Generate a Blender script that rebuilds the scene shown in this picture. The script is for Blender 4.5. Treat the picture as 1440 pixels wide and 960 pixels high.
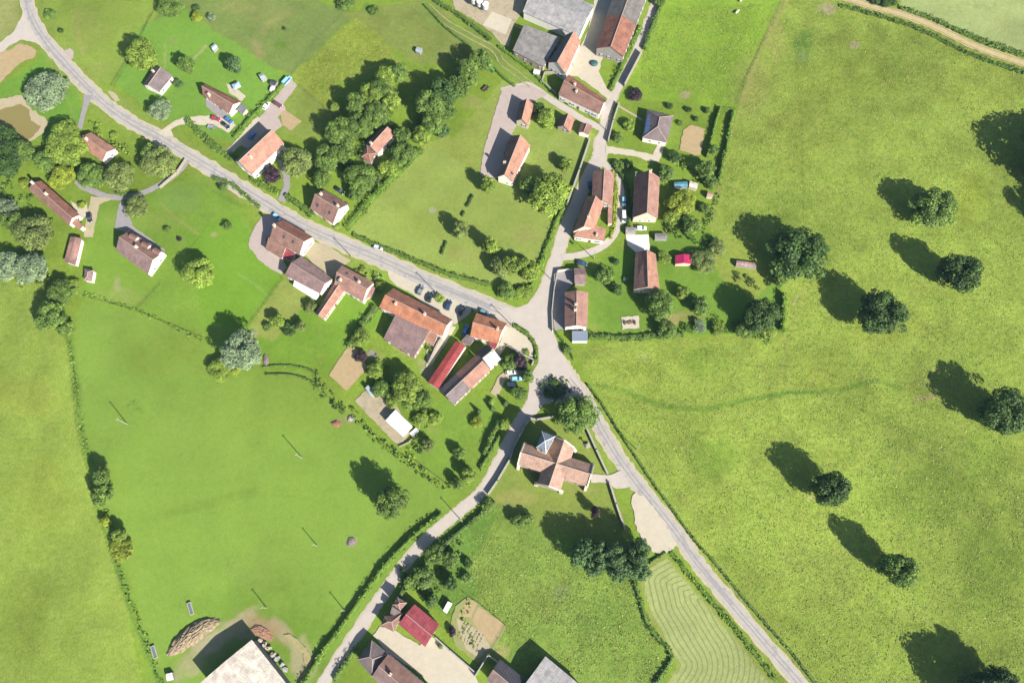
import bpy, math, random
import numpy as np
from mathutils import Vector, Matrix
random.seed(7)
rng = np.random.default_rng(7)
R_ = math.radians
for o in list(bpy.data.objects): bpy.data.objects.remove(o)
S = bpy.context.scene
COL = S.collection
# ------------------------------------------------------------------ camera
H = 285.0; F = 1111.0; CX = 720.0; CY = 480.0
TX, TY = 0.32, 0.015
cam_d = bpy.data.cameras.new('camera'); cam = bpy.data.objects.new('camera', cam_d); COL.objects.link(cam)
Mc = Matrix.Rotation(TY, 3, 'Y') @ Matrix.Rotation(TX, 3, 'X')
cam.matrix_world = Matrix.Translation((0, 0, H)) @ Mc.to_4x4()
cam_d.sensor_width = 36; cam_d.lens = 36 * F / 1440; cam_d.clip_start = 1; cam_d.clip_end = 20000
S.camera = cam
# ------------------------------------------------------------------ sky and sun
SX, SY = -1.0, 1.08                      # shadow vector per metre of height
EL = math.atan(1 / math.hypot(SX, SY))
w = bpy.data.worlds.new('World'); S.world = w; w.use_nodes = True
nt = w.node_tree; bg = nt.nodes['Background']
sky = nt.nodes.new('ShaderNodeTexSky'); sky.sky_type = 'NISHITA'; sky.sun_disc = False
sky.sun_elevation = EL; sky.sun_rotation = math.atan2(-SX, -SY)
nt.links.new(sky.outputs[0], bg.inputs[0]); bg.inputs[1].default_value = 0.07
sd = bpy.data.lights.new('sun', 'SUN'); sd.energy = 5.0; sd.angle = R_(0.53); sd.color = (1.0, 0.95, 0.86)
sun = bpy.data.objects.new('sun', sd); COL.objects.link(sun)
sun.rotation_euler = Vector((SX, SY, -1)).to_track_quat('-Z', 'Y').to_euler(); sun.location = (100, -100, 200)
S.view_settings.view_transform = 'Standard'; S.view_settings.look = 'None'
S.view_settings.exposure = 1.4; S.view_settings.gamma = 1
# ------------------------------------------------------------------ mapping photo pixel -> place on the ground
Mn = np.array(Mc)
def W(px, py, z=0.0):
    d = Mn @ np.array([px - CX, -(py - CY), -F]); t = (z - H) / d[2]
    return Vector((t * d[0], t * d[1], z))
def mpp(px, py, z=0.0):                   # metres per photo pixel at that place
    p = W(px, py, z); q = Mn.T @ (np.array(p) - np.array([0, 0, H])); return -q[2] / F
def project(x, y):
    P = np.stack([x, y, np.full_like(x, -H)], -1) @ Mn
    return CX + F * P[..., 0] / -P[..., 2], CY - F * P[..., 1] / -P[..., 2]
def C(r, g, b, k=0.40):                   # a sunlit look (0-255) -> base colour
    f = lambda c: ((c / 255 + .055) / 1.055) ** 2.4 if c > 10 else c / 255 / 12.92
    return (f(r) * k, f(g) * k, f(b) * k)
# ------------------------------------------------------------------ tags and linking
def tag(o, label=None, cat=None, group=None, kind=None):
    if label: o['label'] = label
    if cat: o['category'] = cat
    if group: o['group'] = group
    if kind: o['kind'] = kind
    return o
def empty(name, loc, rz=0.0, label=None, cat=None, group=None):
    o = bpy.data.objects.new(name, None); COL.objects.link(o); o.location = loc; o.rotation_euler = (0, 0, rz)
    o.empty_display_size = .5
    return tag(o, label, cat, group)
class MB:
    def __init__(s): s.v = []; s.f = []; s.uv = []
    def face(s, pts, uv=None):
        n = len(s.v); s.v += [tuple(p) for p in pts]; s.f.append(tuple(range(n, n + len(pts)))); s.uv.append(uv)
    def mesh(s, pts, faces):
        n = len(s.v); s.v += [tuple(p) for p in pts]
        for f in faces: s.f.append(tuple(n + i for i in f)); s.uv.append(None)
    def prism(s, bot, top):
        n = len(bot); s.mesh(list(bot) + list(top), [tuple(range(n))[::-1], tuple(range(n, 2 * n))] + [(i, (i + 1) % n, n + (i + 1) % n, n + i) for i in range(n)])
    def box(s, c, d, rz=0.0):
        cx, cy, cz = c; dx, dy, dz = d[0] / 2, d[1] / 2, d[2] / 2; ca, sa = math.cos(rz), math.sin(rz)
        q = [(cx + x * ca - y * sa, cy + x * sa + y * ca) for x, y in ((-dx, -dy), (dx, -dy), (dx, dy), (-dx, dy))]
        s.prism([(x, y, cz - dz) for x, y in q], [(x, y, cz + dz) for x, y in q])
    def loft(s, rings, cap=True):
        n = len(rings[0]); base = len(s.v)
        for r in rings: s.v += [tuple(p) for p in r]
        for k in range(len(rings) - 1):
            for i in range(n):
                a = base + k * n + i; b = base + k * n + (i + 1) % n; s.f.append((a, b, b + n, a + n)); s.uv.append(None)
        if cap:
            s.f.append(tuple(range(base, base + n))[::-1]); s.uv.append(None)
            e = base + (len(rings) - 1) * n; s.f.append(tuple(range(e, e + n))); s.uv.append(None)
    def tube(s, p0, p1, r0, r1, n=8):
        p0, p1 = Vector(p0), Vector(p1); d = (p1 - p0).normalized(); a = d.orthogonal().normalized(); b = d.cross(a)
        ring = lambda p, r: [p + a * r * math.cos(t) + b * r * math.sin(t) for t in [i * 2 * math.pi / n for i in range(n)]]
        s.loft([ring(p0, r0), ring(p1, r1)])
    def data(s, name, mat, smooth=False):
        me = bpy.data.meshes.new(name); me.from_pydata(s.v, [], s.f)
        if any(u is not None for u in s.uv):
            ul = me.uv_layers.new(name='UVMap'); k = 0
            for fi, f in enumerate(s.f):
                for j in range(len(f)):
                    if s.uv[fi]: ul.data[k].uv = s.uv[fi][j]
                    k += 1
        if mat: me.materials.append(mat)
        if smooth: me.shade_smooth()
        me.update(); return me
    def obj(s, name, mat, parent=None, smooth=False):
        return link(name, s.data(name, mat, smooth), parent)
def link(name, me, parent=None):
    o = bpy.data.objects.new(name, me); COL.objects.link(o)
    if parent: o.parent = parent
    return o
# ------------------------------------------------------------------ materials
MATS = {}
def newmat(name):
    m = bpy.data.materials.new(name); m.use_nodes = True; n = m.node_tree; b = n.nodes['Principled BSDF']
    b.inputs['Roughness'].default_value = .85; b.inputs['Specular IOR Level'].default_value = .25
    return m, n, b
def N(n, t, **k):
    x = n.nodes.new(t)
    for a, v in k.items(): setattr(x, a, v)
    return x
def noise(n, vec, scale, detail=4, rough=.6):
    x = N(n, 'ShaderNodeTexNoise'); x.inputs['Scale'].default_value = scale; x.inputs['Detail'].default_value = detail
    x.inputs['Roughness'].default_value = rough
    if vec: n.links.new(vec, x.inputs['Vector'])
    return x.outputs['Fac']
def rng_(n, fac, a, b, c, d):
    x = N(n, 'ShaderNodeMapRange'); n.links.new(fac, x.inputs[0])
    for i, v in enumerate((a, b, c, d)): x.inputs[i + 1].default_value = v
    return x.outputs[0]
def mul(n, c, fac):
    x = N(n, 'ShaderNodeVectorMath', operation='SCALE')
    if isinstance(c, tuple): x.inputs[0].default_value = c
    else: n.links.new(c, x.inputs[0])
    n.links.new(fac, x.inputs['Scale']); return x.outputs[0]
def mix(n, fac, a, b, typ='MIX'):
    x = N(n, 'ShaderNodeMix', data_type='RGBA', blend_type=typ)
    if isinstance(fac, (int, float)): x.inputs[0].default_value = fac
    else: n.links.new(fac, x.inputs[0])
    for i, v in ((6, a), (7, b)):
        if isinstance(v, tuple): x.inputs[i].default_value = (*v[:3], 1)
        else: n.links.new(v, x.inputs[i])
    return x.outputs[2]
def math_(n, op, a, b=None):
    x = N(n, 'ShaderNodeMath', operation=op)
    for i, v in enumerate((a, b)):
        if v is None: continue
        if isinstance(v, (int, float)): x.inputs[i].default_value = v
        else: n.links.new(v, x.inputs[i])
    return x.outputs[0]
def bump(n, b, h, strength, dist):
    x = N(n, 'ShaderNodeBump'); x.inputs['Strength'].default_value = strength; x.inputs['Distance'].default_value = dist
    n.links.new(h, x.inputs['Height']); n.links.new(x.outputs[0], b.inputs['Normal'])
def plain(name, col, rough=.7, var=.12, scale=1.2, metal=0.0, coord='Object', bmp=0):
    if name in MATS: return MATS[name]
    m, n, b = newmat(name); tc = N(n, 'ShaderNodeTexCoord').outputs[coord]
    f = rng_(n, noise(n, tc, scale, 5, .65), .3, .7, 1 - var * 1.6, 1 + var)
    n.links.new(mul(n, tuple(col), f), b.inputs['Base Color']); b.inputs['Roughness'].default_value = rough; b.inputs['Metallic'].default_value = metal
    if bmp: bump(n, b, noise(n, tc, scale * 3, 4), bmp, .1)
    MATS[name] = m; return m
def gloss(name, col, rough=.25, coat=0.0, metal=0.0):
    if name in MATS: return MATS[name]
    m, n, b = newmat(name); b.inputs['Base Color'].default_value = (*col, 1); b.inputs['Roughness'].default_value = rough
    b.inputs['Specular IOR Level'].default_value = .5; b.inputs['Coat Weight'].default_value = coat; b.inputs['Metallic'].default_value = metal
    MATS[name] = m; return m
def tiles(name, col, kind='tile', var=.22):
    """clay tiles / slates / corrugated sheets; UV in metres: u along the ridge, v down the slope"""
    key = 'roof_' + name
    if key in MATS: return MATS[key]
    m, n, b = newmat(key); uv = N(n, 'ShaderNodeUVMap').outputs[0]
    oi = N(n, 'ShaderNodeObjectInfo').outputs['Random']
    off = N(n, 'ShaderNodeVectorMath', operation='ADD'); n.links.new(uv, off.inputs[0])
    cb = N(n, 'ShaderNodeCombineXYZ'); n.links.new(math_(n, 'MULTIPLY', oi, 91.), cb.inputs[0]); n.links.new(math_(n, 'MULTIPLY', oi, 37.), cb.inputs[1])
    n.links.new(cb.outputs[0], off.inputs[1]); v = off.outputs[0]
    big = rng_(n, noise(n, v, .35, 5, .65), .3, .7, 1 - var, 1 + var)
    fine = rng_(n, noise(n, v, 2.6, 4, .7), .25, .75, 1 - var * 1.1, 1 + var)
    mp = N(n, 'ShaderNodeMapping'); mp.inputs['Scale'].default_value = (2.2, .18, 1); n.links.new(v, mp.inputs[0])
    streak = rng_(n, noise(n, mp.outputs[0], 1.0, 4, .6), .3, .75, .86, 1.14)
    c = mul(n, mul(n, mul(n, tuple(col), big), fine), streak)
    if kind == 'tile':
        moss = rng_(n, noise(n, v, .55, 6, .7), .56, .72, 0, .4)
        c = mix(n, moss, c, C(120, 112, 98))
        br = N(n, 'ShaderNodeTexBrick'); n.links.new(v, br.inputs['Vector']); br.inputs['Scale'].default_value = 1.0
        br.inputs['Brick Width'].default_value = .24; br.inputs['Row Height'].default_value = .32; br.inputs['Mortar Size'].default_value = .03
        br.inputs['Color1'].default_value = (1, 1, 1, 1); br.inputs['Color2'].default_value = (.72, .72, .72, 1); br.inputs['Mortar'].default_value = (.45, .45, .45, 1)
        c = mix(n, .75, c, br.outputs[0], 'MULTIPLY'); hgt = br.outputs[0]; st, ds = .5, .04
    else:
        wv = N(n, 'ShaderNodeTexWave'); wv.inputs['Scale'].default_value = 1.1 if kind == 'sheet' else .35; wv.inputs['Distortion'].default_value = .3; n.links.new(v, wv.inputs['Vector'])
        c = mul(n, c, rng_(n, wv.outputs['Fac'], 0, 1, .9, 1.04)); hgt = wv.outputs['Fac']; st, ds = .5, .06
        if kind == 'sheet':
            b2 = N(n, 'ShaderNodeTexBrick'); n.links.new(v, b2.inputs['Vector']); b2.inputs['Scale'].default_value = 1; b2.inputs['Brick Width'].default_value = 1.0; b2.inputs['Row Height'].default_value = 2.4
            b2.inputs['Mortar Size'].default_value = .03; b2.inputs['Color1'].default_value = (1, 1, 1, 1); b2.inputs['Color2'].default_value = (.8, .8, .8, 1); b2.inputs['Mortar'].default_value = (.6, .6, .6, 1)
            c = mix(n, .8, c, b2.outputs[0], 'MULTIPLY')
    n.links.new(c, b.inputs['Base Color']); b.inputs['Roughness'].default_value = .8 if kind == 'tile' else .55
    bump(n, b, hgt, st, ds); MATS[key] = m; return m
def leafmat(name, col, var=.5):
    key = 'leaf_' + name
    if key in MATS: return MATS[key]
    m, n, b = newmat(key)
    at = N(n, 'ShaderNodeAttribute', attribute_name='clump').outputs['Fac']; oi = N(n, 'ShaderNodeObjectInfo').outputs['Random']
    f = math_(n, 'MULTIPLY', rng_(n, at, 0, 1, 1 - var, 1 + var), rng_(n, oi, 0, 1, .86, 1.14))
    c = mul(n, tuple(col), f)
    yel = tuple(min(1, x * k) for x, k in zip(col, (1.28, 1.16, .85)))
    c2 = mix(n, rng_(n, at, .55, 1, 0, .5), c, mul(n, yel, f))
    n.links.new(c2, b.inputs['Base Color']); b.inputs['Roughness'].default_value = .6; b.inputs['Specular IOR Level'].default_value = .3
    tr = N(n, 'ShaderNodeBsdfTranslucent'); n.links.new(c2, tr.inputs[0]); ms = N(n, 'ShaderNodeMixShader'); ms.inputs[0].default_value = .28
    n.links.new(b.outputs[0], ms.inputs[1]); n.links.new(tr.outputs[0], ms.inputs[2]); n.links.new(ms.outputs[0], n.nodes['Material Output'].inputs[0])
    MATS[key] = m; return m
LEAF = {'d': C(94, 128, 56), 'g': C(134, 168, 74), 'l': C(168, 198, 78), 'y': C(184, 204, 68), 's': C(168, 192, 146), 'o': C(154, 174, 92), 'p': C(92, 70, 80), 'k': C(112, 148, 86), 'h': C(146, 186, 66)}
def earth(name, col, var=.1, scale=.5, rough=.95, spots=None):
    """gravel, asphalt, soil: world-space mottling"""
    if name in MATS: return MATS[name]
    m, n, b = newmat(name); g = N(n, 'ShaderNodeNewGeometry').outputs['Position']
    f = rng_(n, noise(n, g, scale, 6, .65), .3, .7, 1 - var, 1 + var); f2 = rng_(n, noise(n, g, 3.2, 3, .7), .25, .75, 1 - var, 1 + var)
    c = mul(n, mul(n, tuple(col), f), f2)
    if spots: c = mix(n, rng_(n, noise(n, g, spots[1], 5, .7), .52, .68, 0, spots[2]), c, spots[0])
    n.links.new(c, b.inputs['Base Color']); b.inputs['Roughness'].default_value = rough
    bump(n, b, noise(n, g, 5, 4), .3, .05); MATS[name] = m; return m
WHITE = C(246, 240, 228, .62); CREAM = C(232, 218, 196, .5); STONE = C(206, 192, 170, .45)
M_wall = {'white': plain('stucco_white', WHITE, .9, .07, .6), 'cream': plain('stucco_cream', CREAM, .9, .1, .6), 'stone': plain('stone', STONE, .9, .22, 1.6), 'grey': plain('grey_render', C(180, 176, 170, .45), .9, .12, .8)}
M_glass = gloss('window_glass', (.03, .045, .06), .08); M_wood = plain('painted_wood', C(150, 120, 96), .7, .2, 3); M_frame = plain('white_frame', (.6, .6, .58), .6, .05, 3)
M_dark = gloss('dark_rubber', (.02, .02, .022), .7); M_metal = gloss('grey_metal', (.35, .36, .37), .4, 0, .6); M_bark = plain('bark', C(122, 104, 84, .35), .9, .25, 4)
M_conc = plain('concrete', C(206, 200, 190, .42), .9, .15, 1.5)
# ------------------------------------------------------------------ ground painting
def lattice(x, y, s, seed):
    r = np.random.default_rng(seed).random((256, 256)); u = x / s + 1000; v = y / s + 1000
    i = np.floor(u).astype(int); j = np.floor(v).astype(int); fu = u - i; fv = v - j
    fu = fu * fu * (3 - 2 * fu); fv = fv * fv * (3 - 2 * fv); i %= 256; j %= 256; i2 = (i + 1) % 256; j2 = (j + 1) % 256
    return (r[i, j] * (1 - fu) + r[i2, j] * fu) * (1 - fv) + (r[i, j2] * (1 - fu) + r[i2, j2] * fu) * fv
def seg(a, b, c, d, st): return np.arange(a, b, st)
step = .72
def axis(lo, hi):
    core = np.arange(lo, hi, step); out = []; x = step
    p = hi; ext = []
    while p < 4000: x *= 1.35; p += x; ext.append(p)
    q = lo; x = step; ex2 = []
    while q > -4000: x *= 1.35; q -= x; ex2.append(q)
    return np.array(ex2[::-1] + list(core) + ext)
ax = axis(-285, 285); ay = axis(-55, 290)
GX, GY = np.meshgrid(ax, ay); gx = GX.ravel(); gy = GY.ravel(); PX, PY = project(gx, gy)
far = (gy > 900) | (np.abs(gx) > 1500); PX = np.where(far, -9999., PX); PY = np.where(far, -9999., PY)
n1 = lattice(gx, gy, 2.2, 1) - .5; n2 = lattice(gx, gy, 2.2, 2) - .5; n3 = lattice(gx, gy, 7, 3) - .5; n4 = lattice(gx, gy, 7, 4) - .5
n5 = lattice(gx, gy, 28, 5) - .5; n6 = lattice(gx, gy, 1.3, 6) - .5
JX = PX + n1 * 3 + n3 * 3; JY = PY + n2 * 3 + n4 * 3
col = np.zeros((gx.size, 3)); col[:] = C(142, 172, 54); rough = np.full(gx.size, .5); hay = np.full(gx.size, -1.0)
def inside(poly, X, Y):
    r = np.zeros(X.shape, bool); n = len(poly)
    for i in range(n):
        x1, y1 = poly[i]; x2, y2 = poly[(i + 1) % n]
        if y1 == y2: continue
        r ^= ((y1 > Y) != (y2 > Y)) & (X < (x2 - x1) * (Y - y1) / (y2 - y1) + x1)
    return r
def region(poly, c, rg=None, a=1.0):
    xs = [p[0] for p in poly]; ys = [p[1] for p in poly]
    idx = np.where((JX > min(xs)) & (JX < max(xs)) & (JY > min(ys)) & (JY < max(ys)))[0]
    k = idx[inside(poly, JX[idx], JY[idx])]; col[k] = col[k] * (1 - a) + np.array(c) * a
    if rg is not None: rough[k] = rg
    return k
def blob(x, y, rx, ry, c, a=.6, rot=0.0, nz=.8):
    idx = np.where((np.abs(PX - x) < 3 * max(rx, ry)) & (np.abs(PY - y) < 3 * max(rx, ry)))[0]
    dx = PX[idx] - x; dy = PY[idx] - y; t = R_(rot); u = (dx * math.cos(t) + dy * math.sin(t)) / rx; v = (-dx * math.sin(t) + dy * math.cos(t)) / ry
    d = u * u + v * v + nz * (n1[idx] + n3[idx]) * 1.2; k = np.clip(1.35 - d, 0, 1) * a; k = k[:, None]
    col[idx] = col[idx] * (1 - k) + np.array(c) * k
def pdist(pts, X, Y):
    d = np.full(X.shape, 1e9)
    for (x1, y1), (x2, y2) in zip(pts[:-1], pts[1:]):
        L = (x2 - x1) ** 2 + (y2 - y1) ** 2 + 1e-9; t = np.clip(((X - x1) * (x2 - x1) + (Y - y1) * (y2 - y1)) / L, 0, 1)
        d = np.minimum(d, np.hypot(X - x1 - t * (x2 - x1), Y - y1 - t * (y2 - y1)))
    return d
def line(pts, wd, c, a=.6, nz=.5, rg=None):
    xs = [p[0] for p in pts]; ys = [p[1] for p in pts]; m = wd * 2 + 3
    idx = np.where((PX > min(xs) - m) & (PX < max(xs) + m) & (PY > min(ys) - m) & (PY < max(ys) + m))[0]
    d = pdist(pts, PX[idx], PY[idx]) / (wd / 2) + nz * (n1[idx] + n3[idx]) * 1.5; k = np.clip(1.5 - d, 0, 1) * a
    if rg is not None: rough[idx] = rough[idx] * (1 - k) + rg * k
    k = k[:, None]; col[idx] = col[idx] * (1 - k) + np.array(c) * k
G_lawn = C(134, 174, 58); G_dull = C(134, 156, 78); G_mead = C(158, 180, 70); G_yel = C(156, 180, 70); G_dark = C(98, 140, 48); DRY = C(186, 178, 104); DIRT = C(200, 182, 142); G_br = C(140, 186, 50)
# fields
region([(845, 140), (930, 0), (1110, 0), (1075, 60), (1035, 155), (1000, 150), (930, 138), (880, 130)], C(146, 182, 52), .55)
region([(1108, -60), (1700, -60), (1700, 1100), (1140, 1100), (1060, 900), (960, 740), (880, 620), (805, 490), (870, 480), (1100, 470), (1100, 380), (1000, 330), (1010, 240), (1040, 150), (1080, 60)], G_mead, 1.0)
region([(1280, -60), (1800, -60), (1700, 120), (1440, 80), (1390, 62), (1330, 38), (1265, 12)], C(180, 194, 122), .5)
region([(900, 40), (1000, 0), (1100, 0), (1040, 150), (900, 140)], C(148, 184, 54), .6)
region([(-500, 385), (60, 395), (100, 470), (112, 600), (135, 720), (180, 850), (225, 1100), (-500, 1100)], G_yel, .62)
region([(110, 425), (200, 437), (290, 475), (370, 520), (440, 525), (480, 570), (560, 640), (640, 695), (600, 755), (520, 850), (440, 970), (420, 1100), (240, 1100), (195, 850), (150, 720), (120, 600), (105, 480)], C(140, 174, 64), .22)
region([(130, 290), (300, 240), (395, 380), (330, 500), (280, 465), (110, 420)], C(138, 176, 58), .3)
region([(260, 330), (330, 300), (395, 385), (345, 460), (290, 455)], C(128, 174, 46), .25)
region([(490, 325), (600, 200), (640, 190), (700, 120), (720, 110), (840, 190), (800, 290), (760, 385), (735, 405), (690, 400), (600, 370)], C(162, 182, 84), .35)
region([(640, 190), (700, 120), (720, 125), (690, 180), (680, 250), (600, 200)], C(160, 178, 78), .5)
region([(165, 0), (60, 0), (90, 70), (155, 120), (215, 30), (222, 0)], C(152, 178, 68), .4)
region([(215, 30), (240, 0), (440, 0), (500, 20), (410, 105), (330, 80), (250, 20)], G_dull, .45)
region([(480, 20), (590, 0), (690, 75), (660, 90), (590, 90), (500, 35)], C(146, 162, 76), .5)
region([(500, 25), (410, 105), (425, 130), (475, 170), (470, 120), (540, 90), (555, 70)], C(158, 176, 62), .9)
region([(415, 120), (470, 165), (440, 200), (395, 190), (400, 150)], C(150, 170, 72), .45)
region([(200, 35), (260, 15), (420, 120), (325, 200), (215, 160), (160, 115)], C(130, 176, 62), .28)
region([(-300, -60), (30, -60), (25, 40), (0, 58), (-300, 200)], C(174, 180, 104), .5)
region([(0, 120), (50, 90), (60, 70), (110, 115), (115, 170), (60, 200), (0, 140)], C(124, 172, 56), .35)
region([(640, 745), (700, 700), (760, 740), (890, 815), (900, 850), (925, 900), (940, 930), (920, 1000), (700, 1000), (690, 900), (640, 830)], C(142, 172, 70), .85)
region([(570, 790), (640, 730), (700, 720), (660, 800), (690, 900), (600, 850)], C(120, 160, 62), .7)
region([(690, 700), (740, 590), (830, 600), (880, 740), (900, 780), (760, 740)], C(148, 166, 72), .35)
region([(560, 620), (600, 560), (700, 560), (700, 600), (650, 700), (590, 650)], C(136, 172, 58), .4)
region([(360, 470), (400, 395), (450, 400), (530, 410), (540, 440), (500, 490), (465, 530), (370, 515)], C(130, 172, 50), .35)
region([(350, 462), (398, 392), (440, 420), (410, 450), (385, 480)], C(162, 176, 82), .4)
region([(830, 380), (900, 330), (1000, 330), (1095, 385), (1095, 470), (830, 470)], C(128, 168, 56), .35)
region([(1000, 340), (1040, 320), (1095, 390), (1060, 420), (1010, 390)], C(158, 176, 70), .6)
HAYP = [(902, 815), (912, 795), (937, 783), (1000, 855), (1093, 970), (1200, 1110), (900, 1110), (925, 985), (955, 935), (935, 900), (915, 865)]
k = region(HAYP, C(184, 194, 124), .4)
LB = [(960, 778), (937, 783), (912, 797), (904, 815), (915, 865), (935, 900), (957, 935), (930, 985), (900, 1110)]; RB = [(937, 783), (1000, 855), (1093, 970), (1200, 1110)]
hay[k] = pdist(LB, PX[k], PY[k]) * .29 + n3[k] * .9
line(HAYP + [HAYP[0]], 6, C(168, 176, 84), .6)
# worn ground, streaks, verges
for pts, wd, c, a in [([(1105, 0), (1090, 25), (1065, 80), (1045, 140)], 7, DRY, .7), ([(1045, 140), (1025, 200), (1010, 270), (1000, 320)], 6, DRY, .35), ([(1098, 0), (1075, 50), (1050, 105), (1038, 150)], 2.4, G_dark, .6),
    ([(840, 540), (880, 550), (930, 570), (990, 576), (1050, 562), (1110, 552), (1180, 549), (1230, 535), (1265, 545)], 6, C(110, 152, 50), .75), ([(1100, 552), (1145, 552)], 5, C(92, 136, 52), .6),
    ([(1020, 260), (1080, 300), (1200, 330), (1330, 330), (1440, 350)], 1.6, C(118, 150, 52), .45), ([(1026, 268), (1086, 308), (1200, 338), (1330, 338), (1440, 358)], 1.6, C(118, 150, 52), .4), ([(1110, 20), (1120, 90), (1128, 180), (1130, 300), (1128, 360)], 1.8, C(112, 150, 52), .5), ([(900, 600), (980, 640), (1080, 690), (1180, 760), (1290, 860), (1400, 960)], 2, C(172, 184, 96), .5), ([(1000, 690), (1100, 740), (1200, 840), (1260, 950)], 2, C(118, 148, 52), .4), ([(1180, 560), (1260, 600), (1350, 640), (1440, 660)], 3, C(124, 154, 54), .45), ([(1160, 120), (1260, 160), (1360, 170), (1440, 160)], 3, C(168, 178, 84), .4), ([(870, 500), (960, 520), (1080, 500)], 2, C(170, 184, 90), .4),
    ([(130, 480), (180, 640), (240, 820)], 2, C(150, 182, 82), .35), ([(200, 470), (260, 640), (300, 800)], 2, C(150, 182, 82), .35), ([(320, 560), (380, 700), (430, 860)], 2, C(150, 182, 82), .3), ([(450, 560), (520, 640), (580, 700)], 2, C(124, 158, 56), .4), ([(260, 720), (340, 690), (430, 700), (540, 660)], 3, C(126, 158, 56), .35), ([(20, 420), (50, 620), (100, 860), (130, 960)], 2, C(166, 184, 92), .4), ([(1135, 400), (1125, 440), (1112, 470), (1100, 510), (1098, 545)], 2.2, DRY, .5), ([(1115, 430), (1122, 415)], 4, DIRT, .4), ([(210, 20), (195, 60), (160, 120)], 3, G_dark, .5),
    ([(480, 20), (440, 60), (410, 104)], 4, C(124, 144, 84), .6), ([(530, 60), (575, 100)], 3, DRY, .35), ([(420, 120), (450, 145), (475, 168)], 3, C(120, 130, 80), .5),
    ([(225, 285), (245, 305), (280, 330)], 3, DRY, .6), ([(290, 320), (262, 355), (250, 380)], 2.5, C(110, 150, 60), .5), ([(335, 385), (360, 400), (380, 420)], 2, C(160, 190, 100), .6),
    ([(98, 470), (108, 540), (116, 610), (128, 650)], 9, C(112, 152, 60), .7), ([(150, 720), (165, 790), (190, 870), (225, 960)], 11, C(118, 158, 62), .6), ([(90, 440), (97, 500), (108, 600), (130, 690), (150, 760), (180, 850), (222, 960)], 2.2, C(94, 128, 48), .7),
    ([(0, 67), (23, 50), (36, 35)], 26, C(166, 180, 90), .6), ([(40, 0), (62, 52), (90, 88), (150, 149), (219, 191), (300, 240), (383, 292), (481, 342), (600, 397), (700, 436)], 32, C(164, 178, 84), .65),
    ([(830, 575), (877, 655), (956, 755), (1060, 880), (1130, 965)], 34, C(162, 178, 88), .55), ([(820, 545), (835, 560), (890, 640), (975, 760), (1150, 965)], 3, C(170, 172, 100), .4),
    ([(745, 575), (708, 637), (677, 693), (604, 755), (548, 822), (487, 910), (440, 975)], 27, C(140, 172, 70), .6), ([(680, 250), (690, 200), (704, 140)], 10, C(178, 168, 120), .6),
    ([(604, 12), (623, 29), (694, 69), (720, 100), (746, 121)], 22, C(142, 168, 78), .8), ([(770, 398), (783, 362), (794, 325), (814, 283), (831, 242), (850, 187), (862, 137), (892, 79), (919, 12)], 26, C(146, 176, 74), .6),
    ([(250, 0), (275, 25), (330, 70), (395, 105)], 4, C(130, 176, 60), .5), ([(370, 45), (380, 30), (400, 20)], 8, DRY, .35), ([(360, 60), (365, 75)], 12, C(180, 156, 112), .5),
    ([(110, 20), (108, 45), (116, 75)], 6, DRY, .6), ([(260, 95), (280, 75), (290, 65)], 4, DIRT, .6), ([(232, 95), (232, 60)], 3, DIRT, .4), ([(300, 268), (340, 290)], 6, G_dark, .4),
    ([(90, 130), (105, 165)], 4, C(150, 180, 90), .5), ([(1130, 350), (1145, 385)], 4, DRY, .3)]:
    line(pts, wd, c, a)
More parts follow.
